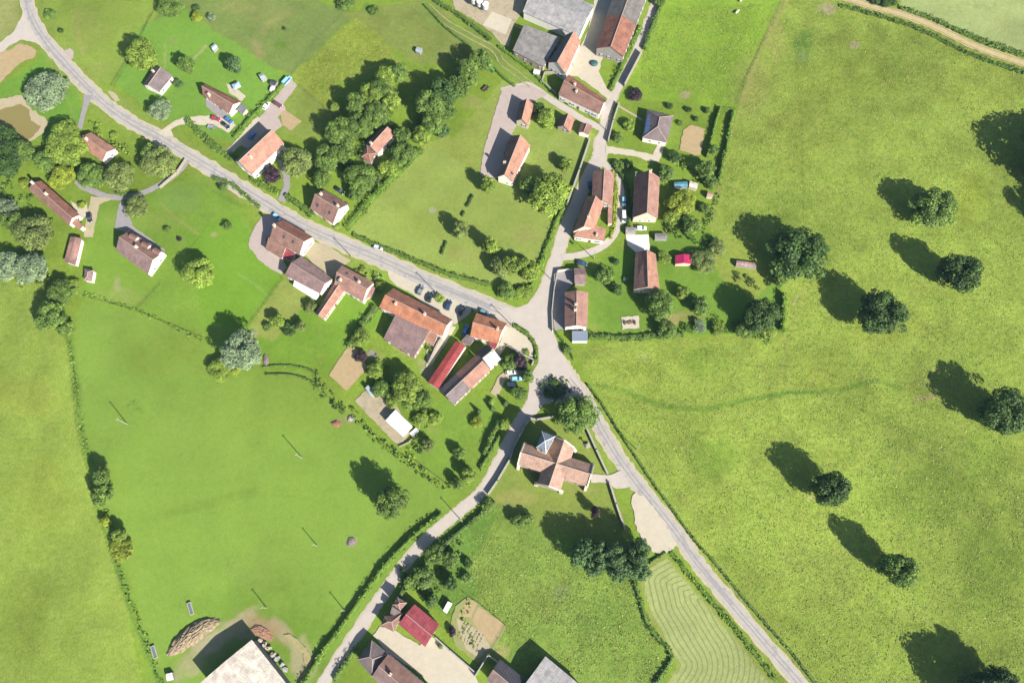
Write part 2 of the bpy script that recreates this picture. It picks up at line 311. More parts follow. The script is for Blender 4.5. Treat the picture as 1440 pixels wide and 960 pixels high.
for b_ in [(1165, 12, 12, 9, DIRT, .8), (1202, 63, 8, 5, DIRT, .8), (1128, 78, 5, 9, DIRT, .6), (1130, 68, 14, 22, C(104, 152, 60), .6), (963, 134, 7, 5, DIRT, .9), (1108, 300, 40, 30, C(136, 164, 56), .35), (1060, 120, 30, 50, DRY, .35),
    (1090, 60, 16, 30, DRY, .35), (1365, 275, 30, 40, C(146, 162, 38), .5), (1250, 460, 60, 40, C(168, 182, 70), .4), (1010, 640, 40, 30, C(120, 160, 48), .5), (1130, 180, 60, 60, C(162, 176, 66), .3), (1380, 120, 70, 50, C(164, 178, 70), .35),
    (1320, 540, 40, 14, C(150, 164, 74), .5), (1298, 560, 18, 3, C(190, 170, 118), .9, -8), (1316, 518, 3, 8, C(206, 196, 140), .9, 30), (1140, 700, 4, 4, DIRT, .8), (1380, 640, 30, 40, C(122, 158, 46), .4), (1310, 700, 60, 40, C(124, 160, 50), .4),
    (1150, 520, 40, 25, C(160, 176, 62), .4), (900, 520, 60, 30, C(160, 182, 62), .4), (990, 510, 40, 20, C(128, 164, 48), .5), (1230, 700, 30, 60, C(132, 168, 52), .3), (1150, 800, 60, 60, C(160, 176, 78), .4), (1390, 800, 50, 60, C(120, 156, 50), .4),
    (1060, 760, 40, 50, C(152, 176, 66), .4), (430, 560, 120, 60, C(142, 166, 52), .35), (300, 620, 80, 60, C(142, 174, 66), .4), (330, 860, 60, 40, C(118, 158, 46), .4), (260, 500, 70, 30, C(140, 158, 50), .35), (420, 880, 50, 60, C(112, 152, 38), .4),
    (560, 780, 30, 60, C(138, 172, 62), .4), (350, 800, 40, 30, C(142, 172, 72), .4), (300, 705, 90, 8, C(122, 150, 50), .35, -14), (495, 762, 10, 8, C(180, 172, 140), .9), (30, 560, 60, 30, C(176, 184, 70), .4), (60, 700, 50, 60, C(158, 174, 60), .4),
    (20, 860, 60, 60, C(150, 172, 60), .5), (540, 260, 40, 30, C(162, 178, 88), .4), (600, 310, 60, 25, C(158, 176, 70), .4), (740, 330, 24, 14, C(178, 176, 98), .5), (655, 360, 22, 12, C(176, 176, 96), .5), (608, 296, 5, 4, C(190, 186, 160), .8),
    (665, 145, 14, 10, C(182, 176, 110), .6), (628, 20, 10, 6, DRY, .4), (120, 40, 30, 30, C(170, 182, 88), .4), (140, 95, 20, 10, C(168, 180, 90), .4), (393, 65, 9, 7, C(108, 150, 40), .7, 30), (520, 12, 12, 8, C(104, 146, 50), .7), (380, 20, 40, 20, C(158, 162, 92), .4),
    (245, 58, 6, 5, C(160, 160, 100), .8), (330, 10, 30, 10, DRY, .3), (170, 415, 30, 14, C(170, 180, 96), .5), (165, 400, 5, 12, DIRT, .5), (420, 400, 14, 20, C(166, 176, 84), .4), (356, 472, 8, 7, C(196, 176, 112), .8), (190, 310, 60, 14, C(158, 178, 84), .4),
    (250, 280, 30, 18, C(146, 180, 92), .5), (520, 500, 20, 8, C(180, 176, 110), .6), (567, 492, 20, 8, C(186, 172, 120), .7, 30), (600, 520, 12, 18, C(200, 184, 148), .8, -40), (575, 560, 30, 20, G_dark, .3), (680, 640, 20, 20, C(146, 172, 64), .3),
    (610, 605, 10, 8, DRY, .4), (480, 590, 14, 8, C(150, 160, 90), .5), (475, 595, 8, 4, C(176, 140, 110), .8), (493, 588, 7, 5, C(190, 180, 165), .8), (300, 905, 55, 26, C(150, 160, 96), .8, -40), (372, 880, 40, 14, C(176, 160, 104), .6, 30),
    (310, 895, 50, 14, C(196, 184, 150), .85, -35), (335, 885, 26, 12, C(184, 172, 130), .8, 20), (400, 890, 28, 10, C(196, 178, 138), .8, 50), (425, 925, 16, 34, C(200, 186, 146), .85, -8), (270, 935, 26, 16, C(178, 176, 124), .8, -40), (368, 878, 24, 8, C(190, 160, 124), .85, 20), (345, 862, 26, 5, C(188, 176, 128), .6, -30), (640, 240, 3, 3, DRY, .3), (725, 700, 30, 12, DRY, .5), (820, 690, 20, 6, C(168, 170, 90), .4), (740, 840, 60, 40, C(158, 176, 78), .3), (835, 870, 40, 30, C(116, 152, 60), .4), (790, 835, 12, 16, C(140, 146, 100), .6), (705, 915, 14, 12, C(190, 170, 116), .8),
    (840, 400, 20, 30, C(150, 176, 84), .35), (836, 460, 14, 8, DRY, .4), (940, 190, 20, 30, C(130, 172, 60), .4), (960, 445, 30, 8, C(176, 160, 100), .6), (947, 450, 8, 10, C(200, 176, 120), .7, 60), (905, 500, 14, 6, C(180, 186, 110), .4),
    (770, 180, 30, 14, C(140, 174, 62), .4), (790, 205, 24, 18, C(160, 180, 86), .5), (870, 110, 10, 14, C(168, 172, 90), .6), (1200, 5, 40, 5, C(150, 176, 70), .4), (1195, 110, 80, 30, C(158, 178, 58), .3), (300, 330, 6, 4, DIRT, .5), (160, 760, 8, 8, C(170, 176, 70), .6)]:
    blob(*b_)
# scattered weeds and dung-dark spots in the pastures
for _ in range(600):
    u = rng.random(2); px = u[0] * 1440; py = u[1] * 960; inr = (px > 870 + max(0, (py - 500)) * .6) or (660 < px < 920 and py > 760) or (px < 160 and py > 420)
    if inr: blob(px, py, rng.uniform(1.5, 5), rng.uniform(1, 3.5), C(112, 148, 50) if rng.random() < .6 else C(196, 198, 110), rng.uniform(.15, .4), rng.uniform(0, 180), .5)
for _ in range(260):
    px, py = rng.uniform(120, 640), rng.uniform(440, 900)
    if px > 120 + (py - 440) * .2: blob(px, py, rng.uniform(1.2, 4), rng.uniform(1, 2), C(112, 146, 46), rng.uniform(.12, .4), rng.uniform(0, 180), .4)
# tall patchy tufts in a stand
for cx_, cy_, rr in [(190, 570, 16), (1330, 470, 40), (1250, 640, 30), (1360, 700, 30), (1050, 520, 30), (820, 860, 60), (740, 880, 60)]:
    for _ in range(26): blob(cx_ + rng.normal() * rr * .6, cy_ + rng.normal() * rr * .4, rng.uniform(1, 3), rng.uniform(1, 2), C(84, 124, 44), rng.uniform(.25, .6), rng.uniform(0, 180), .4)
col *= (1 + n5 * .16 + n3 * .10 * (rough[:, None].ravel() + .3))[:, None] if False else (1 + (n5 * .26 + n3 * .26 * (.25 + rough) + (lattice(gx, gy, 4, 71) - .5) * .14 * rough + (lattice(gx, gy, 55, 77) - .5) * .22 * (rough + .3)))[:, None]
lum = col @ np.array([.3, .6, .1]); col = col * .92 + lum[:, None] * np.array([.08, .075, .045]); col *= np.array([1.0, 1.02, 1.02]); col = np.clip(col, .003, .9)
def ground_mat():
    m, n, b = newmat('grassland'); at = N(n, 'ShaderNodeAttribute', attribute_name='tone').outputs['Color']
    rg = N(n, 'ShaderNodeAttribute', attribute_name='rough').outputs['Fac']; hy = N(n, 'ShaderNodeAttribute', attribute_name='hay').outputs['Fac']
    g = N(n, 'ShaderNodeNewGeometry').outputs['Position']
    mp = N(n, 'ShaderNodeMapping'); mp.inputs['Rotation'].default_value = (0, 0, .6); mp.inputs['Scale'].default_value = (1, .4, 1); n.links.new(g, mp.inputs[0])
    a = noise(n, g, .5, 8, .82); c_ = noise(n, mp.outputs[0], 2.6, 4, .8); d = noise(n, g, .16, 4, .6)
    h = math_(n, 'ADD', math_(n, 'MULTIPLY', a, .55), math_(n, 'MULTIPLY', c_, .45))
    amp = rng_(n, rg, 0, 1, .15, 1.0)
    ctr = math_(n, 'MULTIPLY', math_(n, 'SUBTRACT', h, .5), math_(n, 'MULTIPLY', amp, 3.3))
    f = math_(n, 'MAXIMUM', math_(n, 'ADD', ctr, 1.0), .3)
    col1 = mul(n, at, f)
    dry = math_(n, 'MULTIPLY', rng_(n, math_(n, 'ADD', math_(n, 'MULTIPLY', c_, .6), math_(n, 'MULTIPLY', d, .4)), .5, .64, 0, .6), amp)
    yl = mul(n, C(206, 204, 112), rng_(n, a, .3, .7, .8, 1.15)); col2 = mix(n, math_(n, 'MULTIPLY', dry, .55), col1, yl)
    grn = math_(n, 'MULTIPLY', rng_(n, noise(n, g, .3, 5, .7), .52, .64, 0, .4), amp)
    col2 = mix(n, grn, col2, mix(n, 1.0, col2, (.62, .8, .6), 'MULTIPLY'))
    wig = math_(n, 'ADD', hy, math_(n, 'MULTIPLY', noise(n, g, .5, 4), .7))
    s = math_(n, 'SINE', math_(n, 'MULTIPLY', wig, 2 * math.pi / 2.15)); isH = rng_(n, hy, -.5, 0, 0, 1)
    sk = math_(n, 'MULTIPLY', rng_(n, s, .35, 1, 0, .6), isH)
    col3 = mix(n, sk, col2, mul(n, C(138, 150, 78), rng_(n, a, .3, .7, .7, 1.2)))
    n.links.new(col3, b.inputs['Base Color']); b.inputs['Roughness'].default_value = 1; b.inputs['Specular IOR Level'].default_value = .05
    bp = N(n, 'ShaderNodeBump'); n.links.new(math_(n, 'MULTIPLY', amp, .7), bp.inputs['Strength']); bp.inputs['Distance'].default_value = .9
    n.links.new(h, bp.inputs['Height']); n.links.new(bp.outputs[0], b.inputs['Normal']); return m
nx, ny = len(ax), len(ay)
me = bpy.data.meshes.new('ground'); nv = nx * ny; nf = (nx - 1) * (ny - 1)
gz = np.zeros(nv); far2 = np.hypot(gx, gy - 100); gz = np.clip((far2 - 500) / 2500, 0, 1) * 30 * (lattice(gx, gy, 700, 9))
co = np.stack([gx, gy, gz], -1).astype(np.float32).ravel()
I, J = np.meshgrid(np.arange(nx - 1), np.arange(ny - 1)); i0 = (J * nx + I).ravel(); fc = np.stack([i0, i0 + 1, i0 + nx + 1, i0 + nx], -1).astype(np.int32).ravel()
me.vertices.add(nv); me.vertices.foreach_set('co', co); me.loops.add(nf * 4); me.loops.foreach_set('vertex_index', fc)
me.polygons.add(nf); me.polygons.foreach_set('loop_start', np.arange(0, nf * 4, 4, dtype=np.int32)); me.update(calc_edges=True)
at = me.attributes.new('tone', 'FLOAT_COLOR', 'POINT'); at.data.foreach_set('color', np.concatenate([col, np.ones((nv, 1))], 1).astype(np.float32).ravel())
at = me.attributes.new('rough', 'FLOAT', 'POINT'); at.data.foreach_set('value', rough.astype(np.float32))
at = me.attributes.new('hay', 'FLOAT', 'POINT'); at.data.foreach_set('value', hay.astype(np.float32))
me.materials.append(ground_mat()); me.shade_smooth(); tag(link('ground', me), kind='structure')
# ------------------------------------------------------------------ roads and paved areas
LVL = [0.012]
def smoothpts(pts, sub=6):
    out = []; P = [pts[0]] + list(pts) + [pts[-1]]
    for i in range(1, len(P) - 2):
        p0, p1, p2, p3 = [np.array(q, float) for q in P[i - 1:i + 3]]
        for t in np.arange(0, 1, 1 / sub): out.append(.5 * (2 * p1 + (p2 - p0) * t + (2 * p0 - 5 * p1 + 4 * p2 - p3) * t * t + (3 * p1 - p0 - 3 * p2 + p3) * t ** 3))
    out.append(np.array(P[-2], float)); return out
def sheet(name, poly, mat, jag=.25, **k):
    """flat paved polygon traced on the ground, its edge slightly ragged"""
    z = LVL[0]; LVL[0] += .004; P = [W(*p) for p in poly]; out = []
    for a, b in zip(P, P[1:] + P[:1]):
        L = (b - a).length; n = max(1, int(L / 1.2)); nrm = Vector((-(b - a).y, (b - a).x, 0)).normalized() if L > 0 else Vector()
        for i in range(n): out.append(a.lerp(b, i / n) + nrm * (random.uniform(-jag, jag) if i else 0))
    m = MB(); m.face([(p.x, p.y, z) for p in out])
    import bmesh
    o = m.obj(name, mat); bm = bmesh.new(); bm.from_mesh(o.data); bmesh.ops.triangulate(bm, faces=bm.faces[:])
    for f in bm.faces:
        if f.normal.z < 0: f.normal_flip()
    bm.to_mesh(o.data); bm.free()
    return tag(o, kind='structure', **k)
def strip(name, pts, wd, mat, z=None, jag=.12, kind='structure'):
    if z is None: z = LVL[0]; LVL[0] += .004
    sp = smoothpts([(p[0], p[1], (p[2] if len(p) > 2 else wd)) for p in pts], 8); P = [(W(s[0], s[1]), s[2]) for s in sp]; m = MB(); L = []
    for i, (p, w_) in enumerate(P):
        d = (P[min(i + 1, len(P) - 1)][0] - P[max(i - 1, 0)][0]).normalized(); nn = Vector((-d.y, d.x, 0)); j1, j2 = random.uniform(-jag, jag), random.uniform(-jag, jag)
        L.append((p - nn * (w_ / 2 + j1), p + nn * (w_ / 2 + j2)))
    for a, b in zip(L[:-1], L[1:]): m.face([(a[0].x, a[0].y, z), (b[0].x, b[0].y, z), (b[1].x, b[1].y, z), (a[1].x, a[1].y, z)])
    o = m.obj(name, mat); return tag(o, kind=kind) if kind else o
A_main = earth('asphalt_worn', C(212, 205, 196), .1, .25, .9, (C(160, 156, 158), .35, .7)); A_edge = earth('gravel_shoulder', C(220, 208, 176), .12, .8)
A_lane = earth('lane_asphalt', C(226, 214, 202), .06, .3); A_patch = earth('asphalt_patch', C(186, 181, 180), .12, .6)
G_cream = earth('cream_gravel', C(232, 220, 196), .07, .5); G_pink = earth('pink_gravel', C(214, 196, 186), .07, .4); G_grey = earth('grey_gravel', C(182, 176, 176), .08, .5)
G_soil = earth('dry_soil', C(208, 182, 138), .1, .6); G_tan = earth('tan_ground', C(214, 198, 164), .1, .4, .95, (C(170, 176, 110), .4, .6)); G_mud = earth('farm_dirt', C(206, 190, 160), .12, .3, .95, (C(150, 150, 100), .5, .6))
MAIN = [(30, -25, 5), (42, 17, 4.6), (60, 52, 4.6), (90, 87, 4.6), (117, 117, 4.6), (150, 148, 4.8), (183, 171, 4.8), (219, 190, 4.8), (255, 212, 5), (300, 239.6, 5.2), (345, 268, 5.2), (383, 292, 5.2), (425, 317, 5.2), (481, 342, 5.2), (550, 371, 5.4), (600, 395, 5.6), (662, 420, 5.8), (704, 438, 6), (746, 457, 7)]
NORTH = [(753, 446, 5.4), (764, 415, 4.8), (771, 396, 4.6), (783, 362, 4.6), (794, 325, 4.8), (812, 283, 4.6), (830, 242, 4.4), (843, 221, 5.4), (844, 200, 4.4), (850, 187, 4.2), (853, 160, 3.6), (862, 137, 3.2), (877, 108, 3), (892, 79, 3), (904, 48, 3), (919, 12, 3), (932, -20, 3)]
SEAST = [(746, 452, 8), (766, 486, 7.4), (783, 511, 6.8), (799, 532, 6), (819, 558, 5), (835, 582, 4.6), (854, 618, 4.4), (877, 654, 4.4), (900, 684, 4.2), (925, 715, 4.2), (956, 755, 4), (977, 786, 4), (1000, 814, 3.8), (1060, 885, 3.8), (1132, 968, 3.8), (1160, 1000, 3.8)]
SWEST = [(752, 566, 5), (744, 576, 4.4), (731, 593, 3.8), (720, 612, 3.6), (708, 637, 3.6), (694, 664, 3.6), (677, 691, 3.6), (656, 710, 3.6), (635, 727, 3.5), (604, 754, 3.5), (567, 795, 3.5), (548, 822, 3.6), (533, 843, 3.8), (519, 864, 4), (487, 910, 3.6), (458, 954, 3.4), (440, 985, 3.4)]
for nm, P in (('shoulder', MAIN), ('shoulder', SEAST)): strip(nm, [(p[0], p[1], p[2] + 1.7) for p in P], 6, A_edge, jag=.5)
strip('shoulder', [(p[0], p[1], p[2] + .9) for p in NORTH], 5, A_edge, jag=.3); strip('shoulder', [(p[0], p[1], p[2] + .9) for p in SWEST], 5, A_edge, jag=.3)
sheet('parking_verge', [(545, 378), (575, 385), (620, 402), (665, 425), (668, 434), (655, 446), (640, 456), (612, 440), (578, 412), (558, 402), (548, 392)], G_cream)
sheet('side_road', [(-30, 80), (0, 60), (20, 44), (31, 22), (33, 0), (45, 0), (60, 50), (72, 72), (64, 68), (50, 60), (30, 56), (12, 65), (-10, 88), (-30, 100)], A_lane)
sheet('layby', [(88, 72), (98, 68), (104, 74), (103, 82), (97, 86)], G_pink, .4)
sheet('bare_verge', [(152, 128), (160, 130), (170, 141), (162, 143)], G_tan, .4)
strip('road', MAIN, 5, A_main)
strip('road', NORTH, 4, A_lane); strip('lane', SWEST, 4, A_lane); strip('road', SEAST, 4, A_main)
sheet('road_junction', [(690, 429), (722, 434), (742, 427), (754, 410), (764, 400), (778, 402), (775, 425), (776, 455), (779, 470), (792, 500), (808, 528), (828, 562), (842, 590), (828, 598), (815, 583), (800, 566), (780, 564), (765, 568), (752, 585), (738, 590), (735, 580), (742, 560), (745, 535), (752, 518), (757, 508), (757, 492), (748, 478), (730, 462), (708, 450), (690, 443)], A_lane)
# repair patches and faded paint
for pts, w_ in [([(35, -5), (44, 30), (62, 58), (75, 76), (100, 102), (130, 133)], 1.0), ([(150, 152), (185, 176), (225, 198)], .9), ([(340, 262), (380, 287), (420, 312)], .8), ([(590, 393), (640, 412), (690, 432)], 1.3), ([(560, 380), (600, 397)], .8), ([(840, 600), (880, 662), (930, 725)], .6), ([(960, 762), (1030, 850)], .7)]:
    strip('road_patch', pts, w_, A_patch, jag=.25)
for k_ in (-.75, .75): strip('tyre_track', [(p[0] + k_ * 1.6, p[1] - k_ * 3.2) for p in MAIN[:-1]], .55, A_patch, jag=.12); strip('tyre_track', [(p[0] + k_ * 3, p[1] - k_ * 1.5) for p in SEAST[3:]], .45, A_patch, jag=.12)
M_paint = earth('faded_road_paint', C(214, 206, 198), .1, 1.5)
strip('lane', [(840, 224), (858, 237), (869, 253), (873, 272), (872, 292), (869, 315), (862, 332), (848, 346), (828, 355), (808, 360), (790, 362)], 2.9, A_lane)
strip('farm_lane', [(705, 128), (730, 122), (746, 121), (777, 142), (800, 156), (821, 169), (846, 181)], 3.0, A_lane)
strip('path', [(125, 134, 4), (120, 150, 2.4), (116, 165, 2.2), (112, 182, 2.2)], 2.4, G_grey)
strip('driveway', [(263, 225), (258, 234), (247, 245), (225, 260), (200, 272), (181, 277), (154, 277), (133, 270), (116, 262), (108, 254)], 2.5, G_grey)
sheet('driveway', [(128, 276), (160, 279), (140, 288), (137, 300), (131, 334), (118, 333), (121, 312), (124, 294)], G_tan)
sheet('patio', [(99, 282), (112, 290), (122, 284), (124, 300), (116, 310), (106, 298)], G_cream, .1)
sheet('driveway', [(167, 288), (173, 282), (180, 300), (187, 318), (208, 333), (232, 352), (231, 358), (210, 345), (190, 330), (161, 322)], G_grey)
sheet('driveway', [(210, 180), (222, 186), (232, 180), (243, 172), (256, 166), (280, 163), (300, 163), (316, 160), (332, 176), (322, 187), (308, 180), (300, 176), (262, 175), (250, 177), (240, 183), (244, 192), (232, 192)], G_cream)
sheet('patio', [(289, 137), (320, 160), (314, 168), (304, 162), (290, 150)], G_grey)
sheet('patio', [(318, 118), (325, 120), (346, 136), (340, 143), (322, 130)], G_cream)
sheet('driveway', [(390, 222), (400, 230), (407, 244), (408, 262), (401, 286), (391, 281), (399, 262), (398, 246)], G_grey)
sheet('driveway', [(395, 126), (408, 108), (418, 121), (399, 147), (402, 156), (391, 165), (397, 177), (385, 188), (360, 216), (340, 205), (320, 219), (318, 212), (345, 186), (362, 170), (378, 150)], G_pink)
sheet('patio', [(318, 216), (350, 174), (362, 164), (367, 168), (352, 184), (330, 213), (322, 220)], G_cream, .1)
sheet('sand_plot', [(394, 159), (402, 155), (425, 171), (410, 184), (397, 176)], G_soil)
sheet('farmyard', [(838, -20), (862, -20), (860, 10), (848, 45), (838, 68), (850, 70), (847, 84), (842, 100), (850, 118), (862, 135), (856, 142), (838, 126), (812, 108), (798, 108), (804, 90), (818, 62), (826, 45), (834, 10)], G_cream)
sheet('farmyard', [(636, 0), (660, -20), (745, -20), (735, 16), (722, 36), (716, 66), (704, 62), (690, 45), (660, 25), (640, 14)], G_mud)
sheet('concrete_pad', [(692, 17), (720, 28), (711, 49), (679, 36)], G_cream, .05)
sheet('gravel_yard', [(706, 126), (722, 121), (748, 120), (770, 133), (750, 144), (742, 150), (724, 182), (712, 205), (704, 235), (701, 250), (690, 253), (675, 246), (682, 205), (690, 180), (698, 150)], G_pink)
sheet('driveway', [(852, 205), (880, 210), (900, 214), (918, 218), (924, 204), (934, 203), (932, 214), (926, 228), (912, 227), (896, 221), (878, 218), (852, 216)], G_cream)
strip('path', [(869, 149), (884, 158), (903, 169)], .9, G_tan)
sheet('courtyard', [(784, 381), (806, 378), (808, 396), (796, 410), (796, 462), (780, 465), (777, 440), (778, 410)], G_grey, .05)
sheet('driveway', [(369, 303), (404, 303), (400, 312), (374, 336), (376, 352), (398, 366), (404, 376), (396, 386), (384, 380), (364, 366), (350, 347), (351, 335), (358, 320)], G_pink)
sheet('gravel_yard', [(441, 340), (462, 346), (486, 362), (494, 366), (484, 374), (472, 392), (446, 377), (428, 358)], G_tan)
sheet('gravel_garden', [(712, 458), (720, 460), (740, 473), (748, 485), (750, 500), (745, 503), (712, 487), (703, 500), (697, 495), (706, 475)], G_cream)
sheet('farmyard', [(524, 893), (534, 880), (552, 882), (560, 888), (590, 907), (608, 895), (625, 905), (668, 944), (672, 958), (700, 1000), (640, 1000), (606, 962), (583, 941), (549, 920)], G_cream)
sheet('vegetable_plot', [(489, 487), (501, 489), (507, 500), (517, 517), (488, 549), (463, 528)], G_soil)
sheet('gravel_yard', [(499, 563), (521, 543), (532, 545), (549, 560), (560, 574), (578, 608), (562, 627), (550, 617)], G_mud)
sheet('vegetable_plot', [(961, 183), (972, 176), (991, 182), (985, 218), (978, 219), (955, 211)], G_soil)
sheet('vegetable_garden', [(640, 852), (658, 839), (673, 848), (712, 879), (694, 915), (672, 932), (640, 906), (634, 880)], earth('garden_soil', C(178, 178, 116), .12, .5, .95, (C(140, 172, 72), .5, .8)), .3)
sheet('vegetable_plot', [(658, 842), (671, 848), (663, 868), (644, 866)], G_soil); sheet('vegetable_plot', [(673, 853), (709, 878), (692, 906), (676, 892), (664, 872)], G_soil)
sheet('vegetable_plot', [(642, 868), (676, 888), (690, 908), (672, 925), (655, 912), (648, 895)], G_tan)
sheet('church_path', [(829, 667), (854, 668), (873, 661), (889, 684), (867, 687), (854, 679), (831, 678)], A_lane)
sheet('gravel_layby', [(888, 702), (894, 692), (908, 700), (930, 728), (952, 764), (940, 776), (918, 776), (904, 760), (892, 735)], G_cream, .5)
sheet('patio', [(880, 331), (912, 330), (914, 352), (894, 355), (882, 345)], earth('white_paving', C(246, 240, 232, .5), .05, .5), .05)
sheet('patio', [(873, 446), (898, 444), (899, 461), (875, 464)], G_cream, .3)
strip('gravel_path', [(741, 528), (726, 526), (708, 530), (700, 545), (694, 555)], 3.0, G_tan)
sheet('garden_terrace', [(600, 492), (612, 478), (622, 470), (634, 458), (642, 460), (636, 470), (622, 490), (608, 512), (600, 518)], G_cream)
sheet('sandy_bank', [(-30, 80), (0, 75), (31, 62), (50, 70), (50, 80), (28, 90), (0, 118), (-30, 130)], G_soil, .6)
sheet('pond_bank', [(-20, 146), (14, 137), (30, 134), (42, 150), (55, 162), (70, 172), (64, 184), (50, 196), (36, 204), (18, 200), (-20, 180)], G_tan, .6)
mw, n_, b_ = newmat('pond_water'); b_.inputs['Base Color'].default_value = (*C(150, 138, 84, .5), 1); b_.inputs['Roughness'].default_value = .12
sheet('pond', [(-20, 162), (8, 152), (30, 147), (42, 155), (44, 170), (58, 178), (48, 192), (36, 200), (20, 196), (-20, 178)], mw, .3)
strip('farm_track', [(1165, -12, 4), (1223, 9, 4), (1265, 20, 4), (1307, 35, 4), (1348, 55, 4), (1390, 73, 4), (1440, 90, 4), (1500, 112, 4)], 4, earth('track_soil', C(220, 202, 150), .12, .5, .95, (C(176, 182, 98), .35, .9)), jag=.3)
M_rut = earth('wheel_rut', C(188, 164, 122), .12, .8)
for dy in (-3.4, 3.2): strip('wheel_rut', [(p[0] - dy * .35, p[1] + dy) for p in [(1165, -12), (1223, 9), (1265, 20), (1307, 35), (1348, 55), (1390, 73), (1440, 90), (1500, 112)]], .5, M_rut, jag=.1)
M_rut2 = earth('grass_rut', C(196, 182, 130), .15, 1, .95, (C(150, 172, 84), .6, .9))
for dy in (-2.6, 2.6): strip('wheel_rut', [(p[0] - dy, p[1] + dy) for p in [(601, 8), (623, 29), (660, 51), (694, 70), (706, 88), (725, 103), (748, 121)]], .55, M_rut2, jag=.2)
strip('wheel_rut', [(722, 36), (745, 45), (770, 55)], 1.0, M_rut2)
for k_ in range(5): strip('gravel_mark', [(400 + k_ * 2.2, 892), (424 + k_ * 2, 915), (430 + k_ * 1.8, 940), (418 + k_ * 2, 965)], .6, M_rut2, jag=.25)
# ------------------------------------------------------------------ buildings
def inset(q, d):
    n = len(q); out = []
    for i in range(n):
        p, a, b = q[i], q[i - 1], q[(i + 1) % n]; e1 = (p - a).normalized(); e2 = (b - p).normalized()
        n1_ = Vector((-e1.y, e1.x, 0)); n2_ = Vector((-e2.y, e2.x, 0)); s = n1_ + n2_
        k = d / max(.3, s.length_squared / 2); out.append(p + s * k)
    return out
def ccw(q):
    a = sum(q[i].x * q[(i + 1) % len(q)].y - q[(i + 1) % len(q)].x * q[i].y for i in range(len(q)))
    return a > 0
MESH = {}
def shared(key, fn):
    if key not in MESH: MESH[key] = fn()
    return MESH[key]
def win_pane():
    m = MB(); m.box((0, -.03, 0), (.9, .05, 1.2)); return m.data('pane', M_glass)
def win_frame():
    m = MB()
    for x in (-.5, 0, .5): m.box((x, -.06, 0), (.08 if x else .05, .09, 1.3))
    for z in (-.64, .64): m.box((0, -.07, z), (1.14, .12, .1))
    return m.data('frame', M_frame)
def win_shut(c):
    def f():
        m = MB(); m.box((0, -.05, 0), (.45, .06, 1.3)); return m.data('shutter', plain('shutter_' + c, {'white': (.6, .6, .58), 'blue': C(120, 150, 176), 'brown': C(140, 104, 80)}[c], .7, .1, 3))
    return f
def door_leaf():
    m = MB(); m.box((0, -.04, 1.05), (1.0, .08, 2.1)); return m.data('door', M_wood)
def door_knob():
    m = MB(); m.box((.38, -.12, 1.05), (.06, .08, .14)); return m.data('handle', M_metal)
def openings(root, q, ze, door_side, style, storeys=1):
    """windows and a door on every wall of the footprint q (counter-clockwise)"""
    n = len(q)
    for i in range(n):
        a, b = q[i], q[(i + 1) % n]; L = (b - a).length; d = (b - a).normalized(); ang = math.atan2(d.y, d.x)
        k = int((L - 1.2) / 3.2)
        if k < 1: continue
        for s in range(storeys):
            for j in range(k):
                t = (j + .5 + (.12 if (i + j) % 2 else -.08)) / k; p = a + (b - a) * t
                if i == door_side and s == 0 and j == k // 2:
                    o = link('door', shared('door', door_leaf), root); link('handle', shared('knob', door_knob), o)
                    o.matrix_parent_inverse = Matrix(); o.location = (p.x, p.y, 0); o.rotation_euler = (0, 0, ang); continue
                z = 1.55 + s * 2.6
                if z + .7 > ze: continue
                o = link('window', shared('pane', win_pane), root); o.location = (p.x, p.y, z); o.rotation_euler = (0, 0, ang)
                link('frame', shared('frame', win_frame), o)
                if style in ('white', 'blue', 'brown'): [setattr(link('shutter', shared('sh' + style, win_shut(style)), o), 'location', (x_, 0, 0)) for x_ in (-.8, .8)]
def slope_face(m, lo1, lo2, hi2, hi1, th=.16):
    """thick roof slope lo1->lo2 at the eave, hi1/hi2 on the ridge; returns nothing"""
    a, b, c, d = [Vector(p) for p in (lo1, lo2, hi2, hi1)]
    e = (b - a).normalized(); nn = e.cross(d - a).normalized()
    if nn.z < 0: nn = -nn
    def uv(p): r = p - a; u = r.dot(e); return (u, (r - e * u).length)
    quad = [a, b, c, d] if (c - d).length > .01 else [a, b, c]
    if (b - a).cross(quad[2] - a).z < 0: quad = quad[::-1]
    m.face(quad, [uv(p) for p in quad]); low = [p - nn * th for p in quad]; m.face(low[::-1], [uv(p) for p in quad[::-1]])
    for i in range(len(quad)):
        j = (i + 1) % len(quad); m.face([quad[i], low[i], low[j], quad[j]], [(0, 0), (0, .1), (1, .1), (1, 0)])
